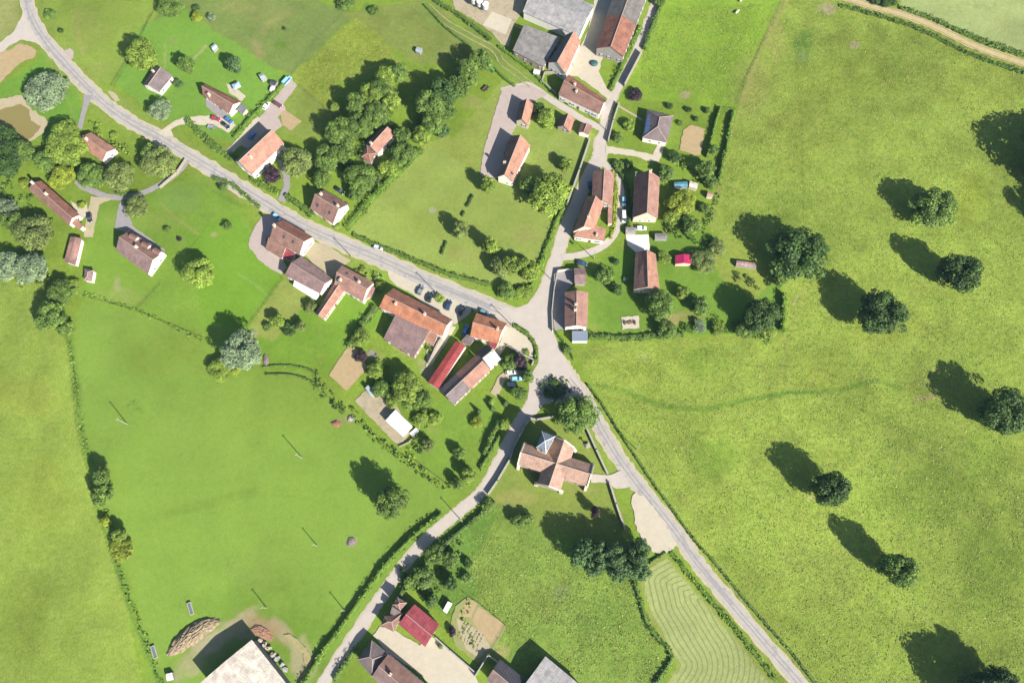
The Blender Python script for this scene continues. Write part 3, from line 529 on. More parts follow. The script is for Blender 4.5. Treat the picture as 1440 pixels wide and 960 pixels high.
def building(name, quad, ze, label, cat, mat, wall='white', rise=.55, kind='gable', mat2=None, split=None, chims=(), sky_=(), storeys=1, wins='white', door=None, ov=.35, group=None, cap=C(214, 190, 172), chw='cream', parapet=False):
    q = [W(x, y, ze) for x, y in quad]
    if not ccw(q): q = [q[1], q[0], q[3], q[2]]            # keep q0-q1 and q2-q3 as the eaves
    c = sum(q, Vector()) / 4; q = [p - Vector((0, 0, ze)) for p in q]; c.z = 0; q = [p - c for p in q]
    root = empty(name, c, 0, label, cat, group)
    wl = inset(q, ov) if kind != 'flat' else q
    half = ((q[3] - q[0]).length + (q[2] - q[1]).length) / 4; zr = ze + half * rise
    up = lambda p, z: Vector((p.x, p.y, z))
    m0, m1 = (q[3] + q[0]) / 2, (q[1] + q[2]) / 2; r0, r1 = up(m0, zr), up(m1, zr)
    if kind == 'hip': L = (m1 - m0).length; k = min(.42, half * .85 / L); r0, r1 = up(m0.lerp(m1, k), zr), up(m1.lerp(m0, k), zr)
    if kind == 'halfhip': L = (m1 - m0).length; k = min(.4, half * .5 / L); r0, r1 = up(m0.lerp(m1, k), zr), up(m1.lerp(m0, k * .2), zr)
    m = MB()
    if kind == 'shed':                                      # q0-q1 high edge, q2-q3 low edge
        zh = ze + half * 2 * rise
        m.prism([up(p, -.3) for p in wl], [up(wl[0], zh - .3), up(wl[1], zh - .3), up(wl[2], ze - .1), up(wl[3], ze - .1)])
    elif kind == 'flat':
        m.prism([up(p, -.3) for p in wl], [up(p, ze) for p in wl])
    else:
        m.prism([up(p, -.3) for p in wl], [up(p, ze - .02) for p in wl])
        if kind in ('gable', 'halfhip'):
            for a, b in ((wl[3], wl[0]), (wl[1], wl[2])):
                dd = (b - a).normalized(); nn = Vector((dd.y, -dd.x, 0)); ap = up((a + b) / 2, zr - ov * rise - .22)
                if kind == 'halfhip': ap = None
                if ap: m.prism([up(a, ze - .02), up(b, ze - .02), ap], [up(a, ze - .02) - nn * .25, up(b, ze - .02) - nn * .25, ap - nn * .25])
    m.obj('wall', M_wall[wall], root)
    m2 = mat2 or mat
    def roofpart(faces, mt, nm='roof'):
        mm = MB(); [slope_face(mm, *f) for f in faces]; return mm.obj(nm, mt, root)
    E = [up(p, ze) for p in q]; roof = None
    if kind == 'shed': roof = roofpart([(E[3], E[2], up(q[1], zh), up(q[0], zh))], mat)
    elif kind == 'flat':
        mm = MB(); qq = inset(q, -.15); mm.prism([up(p, ze + .002) for p in qq], [up(p, ze + .18) for p in qq]); roof = mm.obj('roof', mat, root)
    elif kind == 'hip' or kind == 'halfhip':
        roof = roofpart([(E[0], E[1], r1, r0), (E[2], E[3], r0, r1), (E[1], E[2], r1, r1), (E[3], E[0], r0, r0)], mat)
    else:
        if split is None:
            if mat2: roof = roofpart([(E[0], E[1], r1, r0)], mat2); roof2 = roofpart([(E[2], E[3], r0, r1)], mat)  # first slope gets its own tile, often darker to paint the unlit side
            else: roof = roofpart([(E[0], E[1], r1, r0), (E[2], E[3], r0, r1)], mat)
        else:                                               # two materials along the length
            t = split; s01 = E[0].lerp(E[1], t); s32 = E[3].lerp(E[2], t); sr = r0.lerp(r1, t)
            roof = roofpart([(E[0], s01, sr, r0), (s32, E[3], r0, sr)], mat); roofpart([(s01, E[1], r1, sr), (E[2], s32, sr, r1)], mat2)
    capm = plain('ridge_cap', cap, .8, .1, 2)
    if kind in ('gable', 'hip', 'halfhip') and rise > .3:
        mm = MB(); lines = [(r0, r1)]
        if kind != 'gable': lines += [(E[0], r0), (E[3], r0), (E[1], r1), (E[2], r1)]
        for a, b in lines: mm.tube(a + Vector((0, 0, .04)), b + Vector((0, 0, .04)), .14, .14, 6)
        mm.obj('ridge', capm, roof)
        if parapet:
            pass
    for (t, s) in chims:                                    # chimneys on the roof: t along, s across (-1..1)
        base = m0.lerp(m1, t) + (q[3] - q[0]) / 2 * s; zb = ze + half * rise * (1 - abs(s)); mm = MB(); ang = math.atan2((m1 - m0).y, (m1 - m0).x)
        mm.box((base.x, base.y, zb + .35), (.7, 1.0, 1.9), ang); mm.box((base.x, base.y, zb + 1.36), (.86, 1.16, .12), ang)
        ch = mm.obj('chimney', M_wall[chw], roof); pm = MB(); pm.tube((base.x, base.y, zb + 1.42), (base.x, base.y, zb + 1.8), .16, .13, 8); pm.obj('chimney_pot', plain('terracotta', C(190, 120, 90), .8, .1, 4), ch) if False else pm.obj('chimney_pot', plain('terracotta', C(190, 120, 90), .8, .1, 4), root)
    for (t, s) in sky_:
        half_ = (q[3] - q[0]) / 2; base = m0.lerp(m1, t) + half_ * s; zb = ze + half * rise * (1 - abs(s)); nrm = Vector((half_.normalized().x * (1 if s > 0 else -1) * rise, half_.normalized().y * (1 if s > 0 else -1) * rise, 1)).normalized()
        rot = nrm.to_track_quat('Z', 'X'); mm = MB(); mm.box((0, 0, .0), (1.1, .8, .12)); pts = [rot @ Vector(p) + up(base, zb) + nrm * .1 for p in mm.v]; mm.v = [tuple(p) for p in pts]
        mm.obj('skylight', M_glass, roof)
    if wins: 
        wo = list(wl); ds = 2 if door is None else door; openings(root, wo, ze, ds, wins, storeys)
    return root
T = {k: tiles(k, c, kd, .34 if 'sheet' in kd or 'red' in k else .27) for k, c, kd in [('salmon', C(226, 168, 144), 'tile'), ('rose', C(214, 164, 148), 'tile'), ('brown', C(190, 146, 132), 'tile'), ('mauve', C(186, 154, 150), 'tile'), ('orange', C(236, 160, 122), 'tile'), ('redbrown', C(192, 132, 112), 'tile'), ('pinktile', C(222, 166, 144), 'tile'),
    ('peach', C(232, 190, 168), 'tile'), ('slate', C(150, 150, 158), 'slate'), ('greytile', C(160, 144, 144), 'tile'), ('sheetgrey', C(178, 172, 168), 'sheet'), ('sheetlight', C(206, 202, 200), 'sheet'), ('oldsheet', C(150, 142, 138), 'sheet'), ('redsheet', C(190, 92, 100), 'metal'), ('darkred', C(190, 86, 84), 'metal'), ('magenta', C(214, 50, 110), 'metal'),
    ('whitesheet', C(248, 244, 236, .62), 'metal'), ('offwhite', C(236, 224, 208, .52), 'sheet'), ('blueslate', C(150, 164, 184), 'slate'), ('slate_lit', C(188, 196, 204), 'metal'), ('glassy', C(200, 214, 222), 'metal'), ('slate_and_shade', C(96, 92, 100), 'slate')]}  # darkest slate serves real dark roofs and slopes painted as shaded
B = building
B('house', [(217, 94), (201, 120), (224, 130), (243, 107)], 2.9, 'small white house with grey-mauve roof between two round trees at upper left', 'house', T['greytile'], rise=.6, chims=[(.3, -.5)])
B('house', [(288, 118), (339, 143), (322, 160), (285, 134)], 3.2, 'brown-roofed white house with three cars parked below it', 'house', T['brown'], rise=.7, chims=[(.7, .4)], mat2=T['redbrown'], wins='brown')
B('conservatory', [(340, 146), (348, 153), (341, 161), (333, 154)], 2.4, 'grey-roofed conservatory on the end of the brown-roofed house', 'conservatory', T['slate'], 'cream', kind='shed', rise=.15)
B('house', [(376, 182), (329, 226), (354, 246), (400, 202)], 4.8, 'large pale-pink-roofed white house above the main road beside the pink driveway', 'house', T['pinktile'], rise=.95, mat2=T['slate_and_shade'], chims=[(.75, .3)], sky_=[(.6, -.5), (.3, -.5)], wins='white', storeys=2)  # upper-left slope coloured dark to carry the shade lying on it
B('house', [(456, 267), (490, 287), (468, 315), (436, 293)], 3.8, 'square white house with brown tiled roof at the left end of the long hedge', 'house', T['brown'], rise=.8, chims=[(.1, -.2), (.85, -.3)], sky_=[(.25, .5), (.75, .5)])
B('house', [(398, 309), (440, 333), (421, 358), (379, 335)], 4.6, 'brown-tiled house on the road bend, its shadow across the curved pink driveway', 'house', T['brown'], rise=.8, mat2=T['redbrown'], chims=[(.95, .05)], sky_=[(.3, .4), (.6, .4)], wins='brown', storeys=1)
B('house_wing', [(379, 335), (403, 349), (396, 364), (373, 350)], 3.4, 'low catslide wing on the lower side of the road-bend house', 'house wing', T['brown'], kind='shed', rise=.25, wins=None)
B('porch', [(402, 350), (416, 358), (408, 367), (397, 362)], 2.5, 'small bright red porch roof on the road-bend house', 'porch', T['redsheet'], 'cream', kind='shed', rise=.2, wins=None)
B('barn', [(424, 360), (468, 392), (450, 413), (400, 387)], 4.4, 'mauve-brown roofed barn between the road-bend house and the L-shaped farmhouse', 'barn', T['mauve'], rise=.6, wins='brown', sky_=[(.6, .5)])
B('lean_to', [(415, 393), (449, 413), (443, 421), (412, 402)], 2.6, 'white lean-to along the lower side of the mauve-brown barn', 'lean-to', T['whitesheet'], kind='shed', rise=.2, wins=None)
B('farmhouse', [(481, 373), (526, 397), (510, 424), (470, 400)], 4.2, 'L-shaped farmhouse with salmon roof beside the main road, its upper block', 'farmhouse', T['rose'], rise=.65, chims=[(.3, -.2), (.8, .4)], sky_=[(.75, -.4), (.9, .5)], wins='brown')
B('farmhouse_wing', [(471, 396), (443, 441), (455, 449), (485, 408)], 3.4, 'long salmon-roofed wing running down the lawn from the L-shaped farmhouse', 'house wing', T['salmon'], 'cream', rise=.6, wins='brown')
B('porch', [(521, 400), (528, 406), (522, 418), (514, 419)], 2.6, 'little rose-tiled lean-to on the right gable of the L-shaped farmhouse', 'lean-to', T['rose'], 'cream', kind='shed', rise=.15, wins=None)
B('farmhouse', [(553, 405), (636, 449), (622, 473), (533, 432)], 5.4, 'largest orange-roofed farmhouse with three cars parked above it', 'farmhouse', T['orange'], rise=.62, split=None, mat2=T['redbrown'], chims=[(.35, 0), (.8, .3)], wins='brown', storeys=2)
B('barn', [(559, 440), (606, 465), (582, 502), (539, 476)], 4.0, 'broad mauve-roofed barn built against the lower side of the orange farmhouse', 'barn', T['mauve'], 'stone', kind='shed', rise=.12, wins='brown')
B('annex', [(605, 466), (616, 472), (609, 486), (597, 478)], 3.0, 'small pink-roofed white annex below the right end of the orange farmhouse', 'annex', T['pinktile'], kind='shed', rise=.12, wins='white')
B('shed', [(641, 479), (602, 537), (616, 547), (655, 486)], 3.4, 'long narrow shed with dull red metal roof and white wall', 'shed', T['darkred'], 'white', kind='gable', rise=.22, wins=None, ov=.2)
B('lean_to', [(657, 470), (668, 476), (660, 486), (648, 480)], 3.0, 'little grey-brown roof between the orange cottage and the long red shed', 'lean-to', T['greytile'], 'cream', kind='shed', rise=.1, wins=None)
B('cottage', [(670, 440), (713, 454), (700, 483), (661, 473)], 4.6, 'bright orange-roofed cottage at the road junction with a white garden wall', 'cottage', T['orange'], rise=.6, chims=[(.15, 0)], wins='brown', mat2=T['orange'])
B('porch', [(691, 474), (702, 480), (696, 491), (687, 484)], 3.6, 'small raspberry-red roof on the lower side of the orange cottage', 'lean-to', T['redsheet'], 'cream', kind='shed', rise=.12, wins=None)
B('cottage', [(684, 484), (669, 496), (689, 518), (705, 505)], 4.0, 'small house with pale slate roof between the orange cottage and the long barn', 'cottage', T['slate_lit'], rise=.75, mat2=T['slate_and_shade'], wins='white', chims=[(.1, .1)])  # one slate roof painted as a lit slope and a shaded slope
B('barn', [(669, 499), (617, 548), (638, 569), (690, 520)], 3.8, 'long barn with half pink, half grey roof below the pale slate house', 'barn', T['pinktile'], 'stone', rise=.55, split=.55, mat2=T['greytile'], wins='brown')
B('house', [(794, 411), (794, 460), (826, 460), (827, 411)], 4.8, 'white gabled house with rose roof on the right side of the junction', 'house', T['rose'], rise=.5, chims=[(.42, -.05), (.58, -.1)], storeys=2, door=1, mat2=T['brown'])  # browner left slope paints its weak sunlight into the tile
B('annex', [(805, 466), (826, 466), (826, 479), (805, 479)], 2.8, 'flat blue-grey roofed annex on the lower gable of the junction house', 'annex', T['blueslate'], kind='flat', wins=None)
B('garage', [(807, 377), (823, 376), (824, 399), (808, 399)], 3.0, 'small mauve-roofed garage above the junction house', 'garage', T['mauve'], 'grey', kind='gable', rise=.3, wins=None)
B('house', [(894, 355), (891, 407), (928, 409), (922, 357)], 4.0, 'salmon-roofed house with white terrace at its upper end', 'house', T['salmon'], 'cream', rise=.75, mat2=T['brown'], sky_=[(.5, .4), (.75, .4)], wins='white')
B('house', [(893, 246), (890, 306), (925, 307), (928, 250)], 4.4, 'brown-roofed house with dark left slope beside the looping lane', 'house', T['rose'], 'cream', rise=.95, mat2=T['slate_and_shade'] if False else T['brown'], chims=[(0.02, .1)], wins='white')
B('house', [(834, 241), (832, 282), (861, 290), (864, 243)], 5.0, 'upper block of the old terrace between the two lanes, rose-tiled', 'house', T['rose'], 'cream', rise=.6, mat2=T['brown'], wins='brown', storeys=2)
B('house', [(825, 276), (805, 326), (836, 322), (849, 287)], 5.0, 'middle block of the old terrace, dark slope over the shaded road', 'house', T['salmon'], 'cream', rise=.9, chims=[(.7, .1)], wins='brown', storeys=2)
B('house', [(822, 314), (852, 325), (849, 339), (806, 333)], 3.6, 'lowest block of the old terrace with white wall facing the lane corner', 'house', T['salmon'], 'white', rise=.3, kind='shed', wins='blue', chims=[(.3, .4)])
B('outbuilding', [(855, 289), (861, 290), (861, 314), (855, 314)], 2.6, 'narrow pink-roofed outbuilding enclosing the terrace courtyard', 'outbuilding', T['rose'], 'cream', kind='shed', rise=.1, wins=None, ov=.1)
B('house', [(718, 191), (699, 249), (721, 256), (746, 204)], 4.4, 'long salmon-roofed house in the grassy plot left of the big round tree', 'house', T['salmon'], 'white', rise=1.0, mat2=T['brown'], chims=[(.72, -.45)], sky_=[(.85, .5)], wins='white')  # left slope browned to put its shade into the tile colour
B('barn', [(731, 143), (725, 170), (743, 177), (751, 147)], 3.4, 'small narrow salmon-roofed barn at the edge of the pink gravel yard', 'barn', T['salmon'], 'cream', rise=1.0, mat2=T['brown'], wins='brown')
B('shed', [(790, 162), (783, 178), (802, 186), (808, 168)], 2.6, 'little steep-roofed stone shed, left of the pair by the farm lane', 'shed', T['salmon'], 'stone', rise=.9, mat2=T['brown'], wins='brown')
B('shed', [(817, 174), (813, 186), (828, 190), (833, 177)], 2.8, 'little brown-roofed stone shed, right of the pair by the farm lane', 'shed', T['brown'], 'white', rise=.5, wins=None)
B('farmhouse', [(800, 105), (853, 141), (843, 161), (785, 133)], 4.2, 'long brown-tiled farmhouse closing the bottom of the cream farmyard', 'farmhouse', T['brown'], 'white', rise=.55, chims=[(.65, .35), (.75, -.3)], wins='blue', mat2=T['redbrown'])
B('barn', [(868, -24), (838, 68), (877, 80), (912, -10)], 5.2, 'big farm barn with patched grey sheets and red-tiled lower end', 'barn', T['oldsheet'], 'grey', rise=.55, split=.52, mat2=T['redbrown'], wins='brown', cap=C(170, 160, 150))
B('barn', [(735, 17), (815, 52), (836, 8), (756, -28)], 4.6, 'widest pale grey corrugated barn at the top edge of the photo', 'barn', T['sheetlight'], 'white', rise=.22, wins=None, cap=C(190, 186, 184))
B('barn', [(788, 54), (737, 36), (721, 71), (764, 94)], 4.0, 'square dark grey corrugated barn left of the steep salmon barn', 'barn', T['sheetgrey'], 'stone', kind='shed', rise=.03, wins='brown')
B('barn', [(796, 49), (770, 88), (796, 105), (817, 58)], 5.0, 'steep salmon-roofed barn with white wall facing the cream farmyard', 'barn', T['salmon'], 'white', rise=1.0, mat2=T['slate_and_shade'], wins='brown')  # left slope darkened in colour where the sun does not reach
B('house', [(128, 186), (163, 209), (144, 227), (113, 204)], 3.2, 'short salmon-roofed white house among the trees by the pond path', 'house', T['salmon'], rise=.6, chims=[(.8, .1)], wins='white')
B('house', [(58, 254), (112, 302), (97, 317), (40, 266)], 3.2, 'long low brown-roofed house with a black car parked to its right', 'house', T['brown'], 'white', rise=.6, mat2=T['redbrown'], chims=[(.65, -.1), (.98, 0)], wins='brown')
B('porch', [(104, 304), (118, 318), (112, 323), (99, 313)], 2.6, 'small orange-tiled extension at the lower end of the long low house', 'extension', T['salmon'], 'white', kind='shed', rise=.15, wins=None)
B('shed', [(99, 333), (90, 368), (106, 373), (115, 335)], 2.6, 'worn reddish-white shed directly below the long low house', 'shed', tiles('worn', C(206, 160, 146), 'sheet', .4), 'white', kind='gable', rise=.2, wins=None)
B('shed', [(119, 378), (118, 394), (129, 396), (132, 380)], 2.3, 'tiny square mauve-roofed hut on the lawn at left', 'hut', T['mauve'], 'white', kind='hip', rise=.5, wins=None, ov=.2)
B('house', [(182, 324), (231, 354), (208, 386), (163, 352)], 3.4, 'white detached house with brown roof and dormers at the end of grey driveway', 'house', T['mauve'], rise=.6, mat2=T['brown'], chims=[(.5, -.1)], wins='white')
B('cabin', [(556, 576), (579, 598), (565, 612), (542, 591)], 3.2, 'bright white flat-roofed cabin on the brown gravel yard', 'cabin', T['whitesheet'], 'white', rise=.08, wins=None, ov=.1)
B('shed', [(514, 546), (518, 542), (528, 553), (523, 558)], 2.0, 'tiny pale metal shed at the top corner of the gravel yard', 'shed', T['glassy'], 'grey', kind='shed', rise=.15, wins=None, ov=.05)
B('barn', [(583, 849), (618, 878), (598, 909), (560, 877)], 4.0, 'raspberry-red metal-roofed barn beside the large cream farmyard', 'barn', T['redsheet'], 'cream', rise=.35, wins='brown', cap=C(226, 150, 140))
B('pavilion', [(541, 866), (566, 862), (554, 888), (535, 879)], 3.8, 'brown hip-roofed building touching the left of the red-roofed barn', 'pavilion', T['brown'], 'stone', kind='hip', rise=.45, wins='brown')
B('shed', [(552, 852), (549, 862), (560, 868), (567, 862)], 3.6, 'narrow brown roof joining the hip-roofed building to the dovecote', 'shed', T['greytile'], 'stone', kind='shed', rise=.2, wins=None, ov=.1)
B('dovecote', [(559, 839), (552, 850), (563, 858), (572, 847)], 5.2, 'little square tower roof above the hip-roofed building by the lane', 'dovecote', T['brown'], 'stone', kind='hip', rise=.5, wins=None, ov=.15)
B('house', [(523, 900), (546, 919), (523, 951), (502, 927)], 3.6, 'hipped upper end of the bottom farmhouse beside the lane', 'house', T['greytile'], 'white', kind='hip', rise=.6, wins='white')
B('farmhouse', [(546, 919), (610, 972), (583, 1004), (523, 951)], 4.4, 'mottled brown-roofed farmhouse cut by the bottom edge of the photo', 'farmhouse', T['mauve'], 'white', rise=.6, mat2=T['brown'], chims=[(.75, -.1)], wins='white')
B('outbuilding', [(703, 926), (748, 962), (726, 992), (684, 955)], 3.2, 'dark-roofed outbuilding with white-walled court at bottom edge', 'outbuilding', T['mauve'], 'white', rise=.6, mat2=T['slate_and_shade'], wins=None)
B('barn', [(767, 922), (825, 970), (794, 1014), (736, 964)], 5.0, 'pale grey sheet-roofed barn at the bottom edge right of the farmyard', 'barn', T['sheetlight'], 'grey', rise=.12, wins=None)
B('barn', [(354, 899), (404, 962), (332, 1022), (282, 959)], 6.0, 'huge off-white roofed barn at the bottom edge beside the straw heap', 'barn', T['offwhite'], 'grey', rise=.1, wins=None)
B('shed', [(950, 359), (950, 371), (972, 371), (972, 358)], 2.4, 'vivid magenta-roofed garden shed', 'shed', T['magenta'], 'cream', rise=.3, wins=None, ov=.1)
B('house', [(537, 179), (513, 203), (531, 217), (556, 187)], 3.8, 'pink-roofed house half hidden in the woodland trees', 'house', T['pinktile'], 'white', rise=.7, mat2=T['brown'], chims=[(.9, -.1)], wins='white')
B('annex', [(516, 206), (528, 216), (522, 230), (508, 221)], 3.0, 'brown-tiled annex below the woodland house', 'annex', T['redbrown'], 'white', kind='hip', rise=.4, wins=None)
B('bungalow', [(910, 154), (903, 194), (938, 201), (947, 163)], 3.2, 'white bungalow with grey hipped roof and blue panels above cream drive', 'bungalow', T['greytile'], 'white', kind='hip', rise=.6, wins='white')
B('greenhouse', [(630, 845), (623, 858), (628, 862), (636, 848)], 1.9, 'small white lean-to greenhouse between the orchard and vegetable rows', 'greenhouse', T['whitesheet'], 'grey', kind='shed', rise=.2, wins=None, ov=.05)
B('shelter', [(948, 256), (967, 255), (967, 264), (948, 263)], 1.8, 'low turquoise plastic tunnel beside the right-hand gardens', 'tunnel', tiles('turq', C(120, 180, 200), 'metal'), 'grey', rise=.3, wins=None, ov=.05)
B('shed', [(970, 254), (982, 258), (980, 266), (969, 262)], 2.2, 'cream-roofed garden shed right of the turquoise tunnel', 'shed', T['offwhite'], 'cream', rise=.3, wins=None, ov=.05)
B('shed', [(995, 270), (1003, 271), (1002, 277), (994, 276)], 2.0, 'tiny tan hut at the meadow edge below the cream shed', 'hut', T['peach'], 'cream', rise=.3, wins=None, ov=.05)
B('shed', [(921, 328), (938, 328), (938, 336), (921, 336)], 1.9, 'low grey roofed garden store right of the white terrace', 'store', T['sheetgrey'], 'grey', rise=.2, wins=None, ov=.05)
B('shed', [(880, 319), (894, 320), (894, 328), (880, 328)], 2.0, 'small pale shed at the lower gable of the brown-roofed lane house', 'shed', T['sheetlight'], 'stone', rise=.2, wins=None, ov=.05)
B('hutch', [(363, 105), (369, 103), (375, 109), (368, 113)], 1.8, 'pale green poultry hut, left of the small row near the white van', 'hut', T['glassy'], 'grey', rise=.3, wins=None, ov=.05)
B('hutch', [(380, 113), (390, 114), (387, 121), (379, 118)], 1.8, 'dark grey-roofed hut in the small row near the white van', 'hut', T['slate_and_shade'], 'grey', rise=.3, wins=None, ov=.05)
B('hutch', [(381, 121), (388, 119), (386, 126), (379, 128)], 1.6, 'tiny white-roofed hut at the end of the yellow-green hedge', 'hut', T['whitesheet'], 'grey', rise=.2, wins=None, ov=.05)
B('hutch', [(586, 66), (594, 68), (591, 75), (584, 72)], 1.7, 'lone small white-roofed hut in the upper pasture', 'hut', T['glassy'], 'grey', rise=.2, wins=None, ov=.05)
B('shelter', [(1036, 366), (1064, 370), (1063, 377), (1035, 373)], 1.7, 'low pinkish-white row of hutches left of the biggest meadow tree', 'hutches', tiles('mixed', C(216, 180, 170), 'sheet', .5), 'grey', rise=.2, wins=None, ov=.05)
B('shelter', [(233, 947), (242, 945), (244, 955), (235, 957)], 1.6, 'small white field shelter at bottom left below the straw heap', 'shelter', T['whitesheet'], 'grey', rise=.2, wins=None, ov=.05)
B('store', [(751, 97), (760, 99), (758, 105), (750, 103)], 1.8, 'tiny white store beside the hedge below the dark grey barn', 'store', T['whitesheet'], 'grey', rise=.2, wins=None, ov=.05)
B('hutch', [(296, 66), (302, 61), (306, 66), (300, 72)], 1.6, 'small pale blue canopy on the lawn between two round trees at top left', 'canopy', tiles('paleblue', C(200, 212, 232, .5), 'metal'), 'grey', rise=.3, wins=None, ov=.05)
# blue solar panels on the bungalow, dormers of the detached house
for nm, cx_, cy_, sz, z, rz, mt, lab, cat in [('solar_panel', 913, 174, (3.0, 8.6, .12), 4.25, .2, gloss('panel_blue', C(120, 150, 200, .4), .15), 'blue solar panels on the left slope of the hipped bungalow', 'solar panel')]:
    p = W(cx_, cy_, z); m = MB(); m.box((0, 0, 0), sz); o = m.obj(nm, mt); o.location = p; o.rotation_euler = (0, -.5, -.21); tag(o, lab, cat)
    fm = MB()
    for k_ in range(5): fm.box((0, -4.2 + k_ * 2.1, .07), (3.0, .06, .03))
    fm.obj('panel_rail', M_metal, o)
for px, py in ((186, 341), (203, 352), (219, 361)):
    p = W(px + 3, py - 6, 4.4); r = empty('dormer', p - Vector((0, 0, .3)), R_(60), 'gabled dormer of the white detached house, %s along its roof' % {186: 'left one', 203: 'middle one', 219: 'right one'}[px], 'dormer', 'dormers of the detached house')
    m = MB(); m.prism([(-.9, -1.6, 0), (.9, -1.6, 0), (.9, 1.6, 0), (-.9, 1.6, 0)], [(-.9, -1.6, 1.2), (.9, -1.6, 1.2), (.9, 1.6, 1.2), (-.9, 1.6, 1.2)]); m.obj('wall', M_wall['white'], r)
    m = MB(); slope_face(m, (-1.1, -1.7, 1.15), (-1.1, 1.7, 1.15), (0, 1.7, 1.95), (0, -1.7, 1.95)); slope_face(m, (1.1, 1.7, 1.15), (1.1, -1.7, 1.15), (0, -1.7, 1.95), (0, 1.7, 1.95)); m.obj('roof', T['brown'], r)
# church: cross plan, slate tower, buttresses
def church():
    ze = 6.0; c = W(780, 650, 0); root = empty('church', c, 0, 'cross-shaped stone church with pink tiled roofs and slate-capped tower', 'church')
    L = lambda x, y, z: W(x, y, z) - c
    up = lambda p, z: Vector((p.x, p.y, z))
    def body(q, nm, rise):
        q = [L(x, y, ze) for x, y in q]; q = [up(p, 0) for p in q]
        if not ccw(q): q = [q[1], q[0], q[3], q[2]]
        wl = inset(q, .3); half = ((q[3] - q[0]).length + (q[2] - q[1]).length) / 4; zr = ze + half * rise
        m = MB(); m.prism([up(p, -.3) for p in wl], [up(p, ze - .02) for p in wl]); r0, r1 = up((q[3] + q[0]) / 2, zr), up((q[1] + q[2]) / 2, zr)
        for a, b in ((wl[3], wl[0]), (wl[1], wl[2])):
            d = (b - a).normalized(); nn = Vector((d.y, -d.x, 0)); ap = up((a + b) / 2, zr - .25); m.prism([up(a, ze - .02), up(b, ze - .02), ap], [up(a, ze - .02) - nn * .5, up(b, ze - .02) - nn * .5, ap - nn * .5])
        m.obj(nm + '_wall', M_wall['stone'], root); E_ = [up(p, ze) for p in q]
        m = MB(); slope_face(m, E_[0], E_[1], r1, r0); slope_face(m, E_[2], E_[3], r0, r1); rf = m.obj(nm + '_roof', T['peach'], root)
        m = MB(); m.tube(r0 + Vector((0, 0, .06)), r1 + Vector((0, 0, .06)), .2, .2, 6); m.obj('ridge', plain('ridge_cap', C(214, 190, 172)), rf)
        for a, b, r in ((E_[0], E_[3], r0), (E_[1], E_[2], r1)):
            m = MB()
            for e in (a, b): m.tube(e + Vector((0, 0, .15)), r + Vector((0, 0, .15)), .32, .32, 4)
            m.obj('gable_coping', plain('pale_coping', C(240, 228, 206, .55), .9, .1, 1), rf)
        for (a, b, k) in ((wl[0], wl[1], 4), (wl[2], wl[3], 4)):
            d = (b - a).normalized(); nn = Vector((d.y, -d.x, 0))
            for i in range(k):
                if i in (0, k - 1):
                    p = a.lerp(b, i / (k - 1)); m = MB(); t = nn * 1.3; s = d * .45
                    m.prism([p - s + Vector((0, 0, -.3)), p + s + Vector((0, 0, -.3)), p + s + t + Vector((0, 0, -.3)), p - s + t + Vector((0, 0, -.3))], [up(p - s, 5.2), up(p + s, 5.2), up(p + s + t, 3.4), up(p - s + t, 3.4)]); m.obj('buttress', plain('pale_coping', C(240, 228, 206, .55)), root)
            for i in (.16, .84):
                p = a.lerp(b, i); o = link('window', shared('lancet', lancet), root); o.location = (p.x, p.y, 3.2); o.rotation_euler = (0, 0, math.atan2(d.y, d.x))
        return wl
    def lancet():
        m = MB(); pts = [(-.45, -1.2), (.45, -1.2), (.45, .8), (.25, 1.25), (0, 1.5), (-.25, 1.25), (-.45, .8)]
        m.prism([(x, -.07, z) for x, z in pts], [(x, -.0, z) for x, z in pts]); return m.data('lancet', M_glass)
    body([(737, 623), (728, 653), (826, 684), (835, 653)][:1] + [(835, 653), (826, 684), (728, 653)], 'nave', .72)
    body([(808, 630), (788, 690), (755, 680), (778, 613)], 'transept', .74)
    # apse-side lean-to and tower
    zt = 12.5; q = [up(L(x, y, zt), 0) for x, y in [(754, 629), (768, 637), (781, 613), (762, 606)]]
    if not ccw(q): q = q[::-1]
    wl = inset(q, .25); m = MB(); m.prism([up(p, -.3) for p in wl], [up(p, zt - .05) for p in wl]); tw = m.obj('tower', plain('pale_coping', C(240, 228, 206, .55)), root)
    cc = up(sum(q, Vector()) / 4, zt + 1.7); m = MB()
    for i in range(4): slope_face(m, up(q[i], zt), up(q[(i + 1) % 4], zt), cc, cc)
    m.obj('tower_roof', tiles('towerslate', C(140, 148, 160), 'slate', .5), tw); m = MB()
    for p in q: m.tube(up(p, zt + .05), cc, .14, .14, 5)
    m.tube(cc, cc + Vector((0, 0, 1.6)), .08, .04, 6); m.box((cc.x, cc.y, cc.z + 1.2), (.7, .08, .1)); m.obj('hip_ridge', gloss('zinc_cap', (.5, .52, .54), .3, 0, .5), tw)
    for i in range(4):
        a, b = wl[i], wl[(i + 1) % 4]; d = (b - a).normalized(); p = (a + b) / 2
        o = link('belfry_opening', shared('lancet', lancet), tw); o.location = (p.x, p.y, zt - 2); o.rotation_euler = (0, 0, math.atan2(d.y, d.x))
    p = (wl[1] + wl[2]) / 2
church()
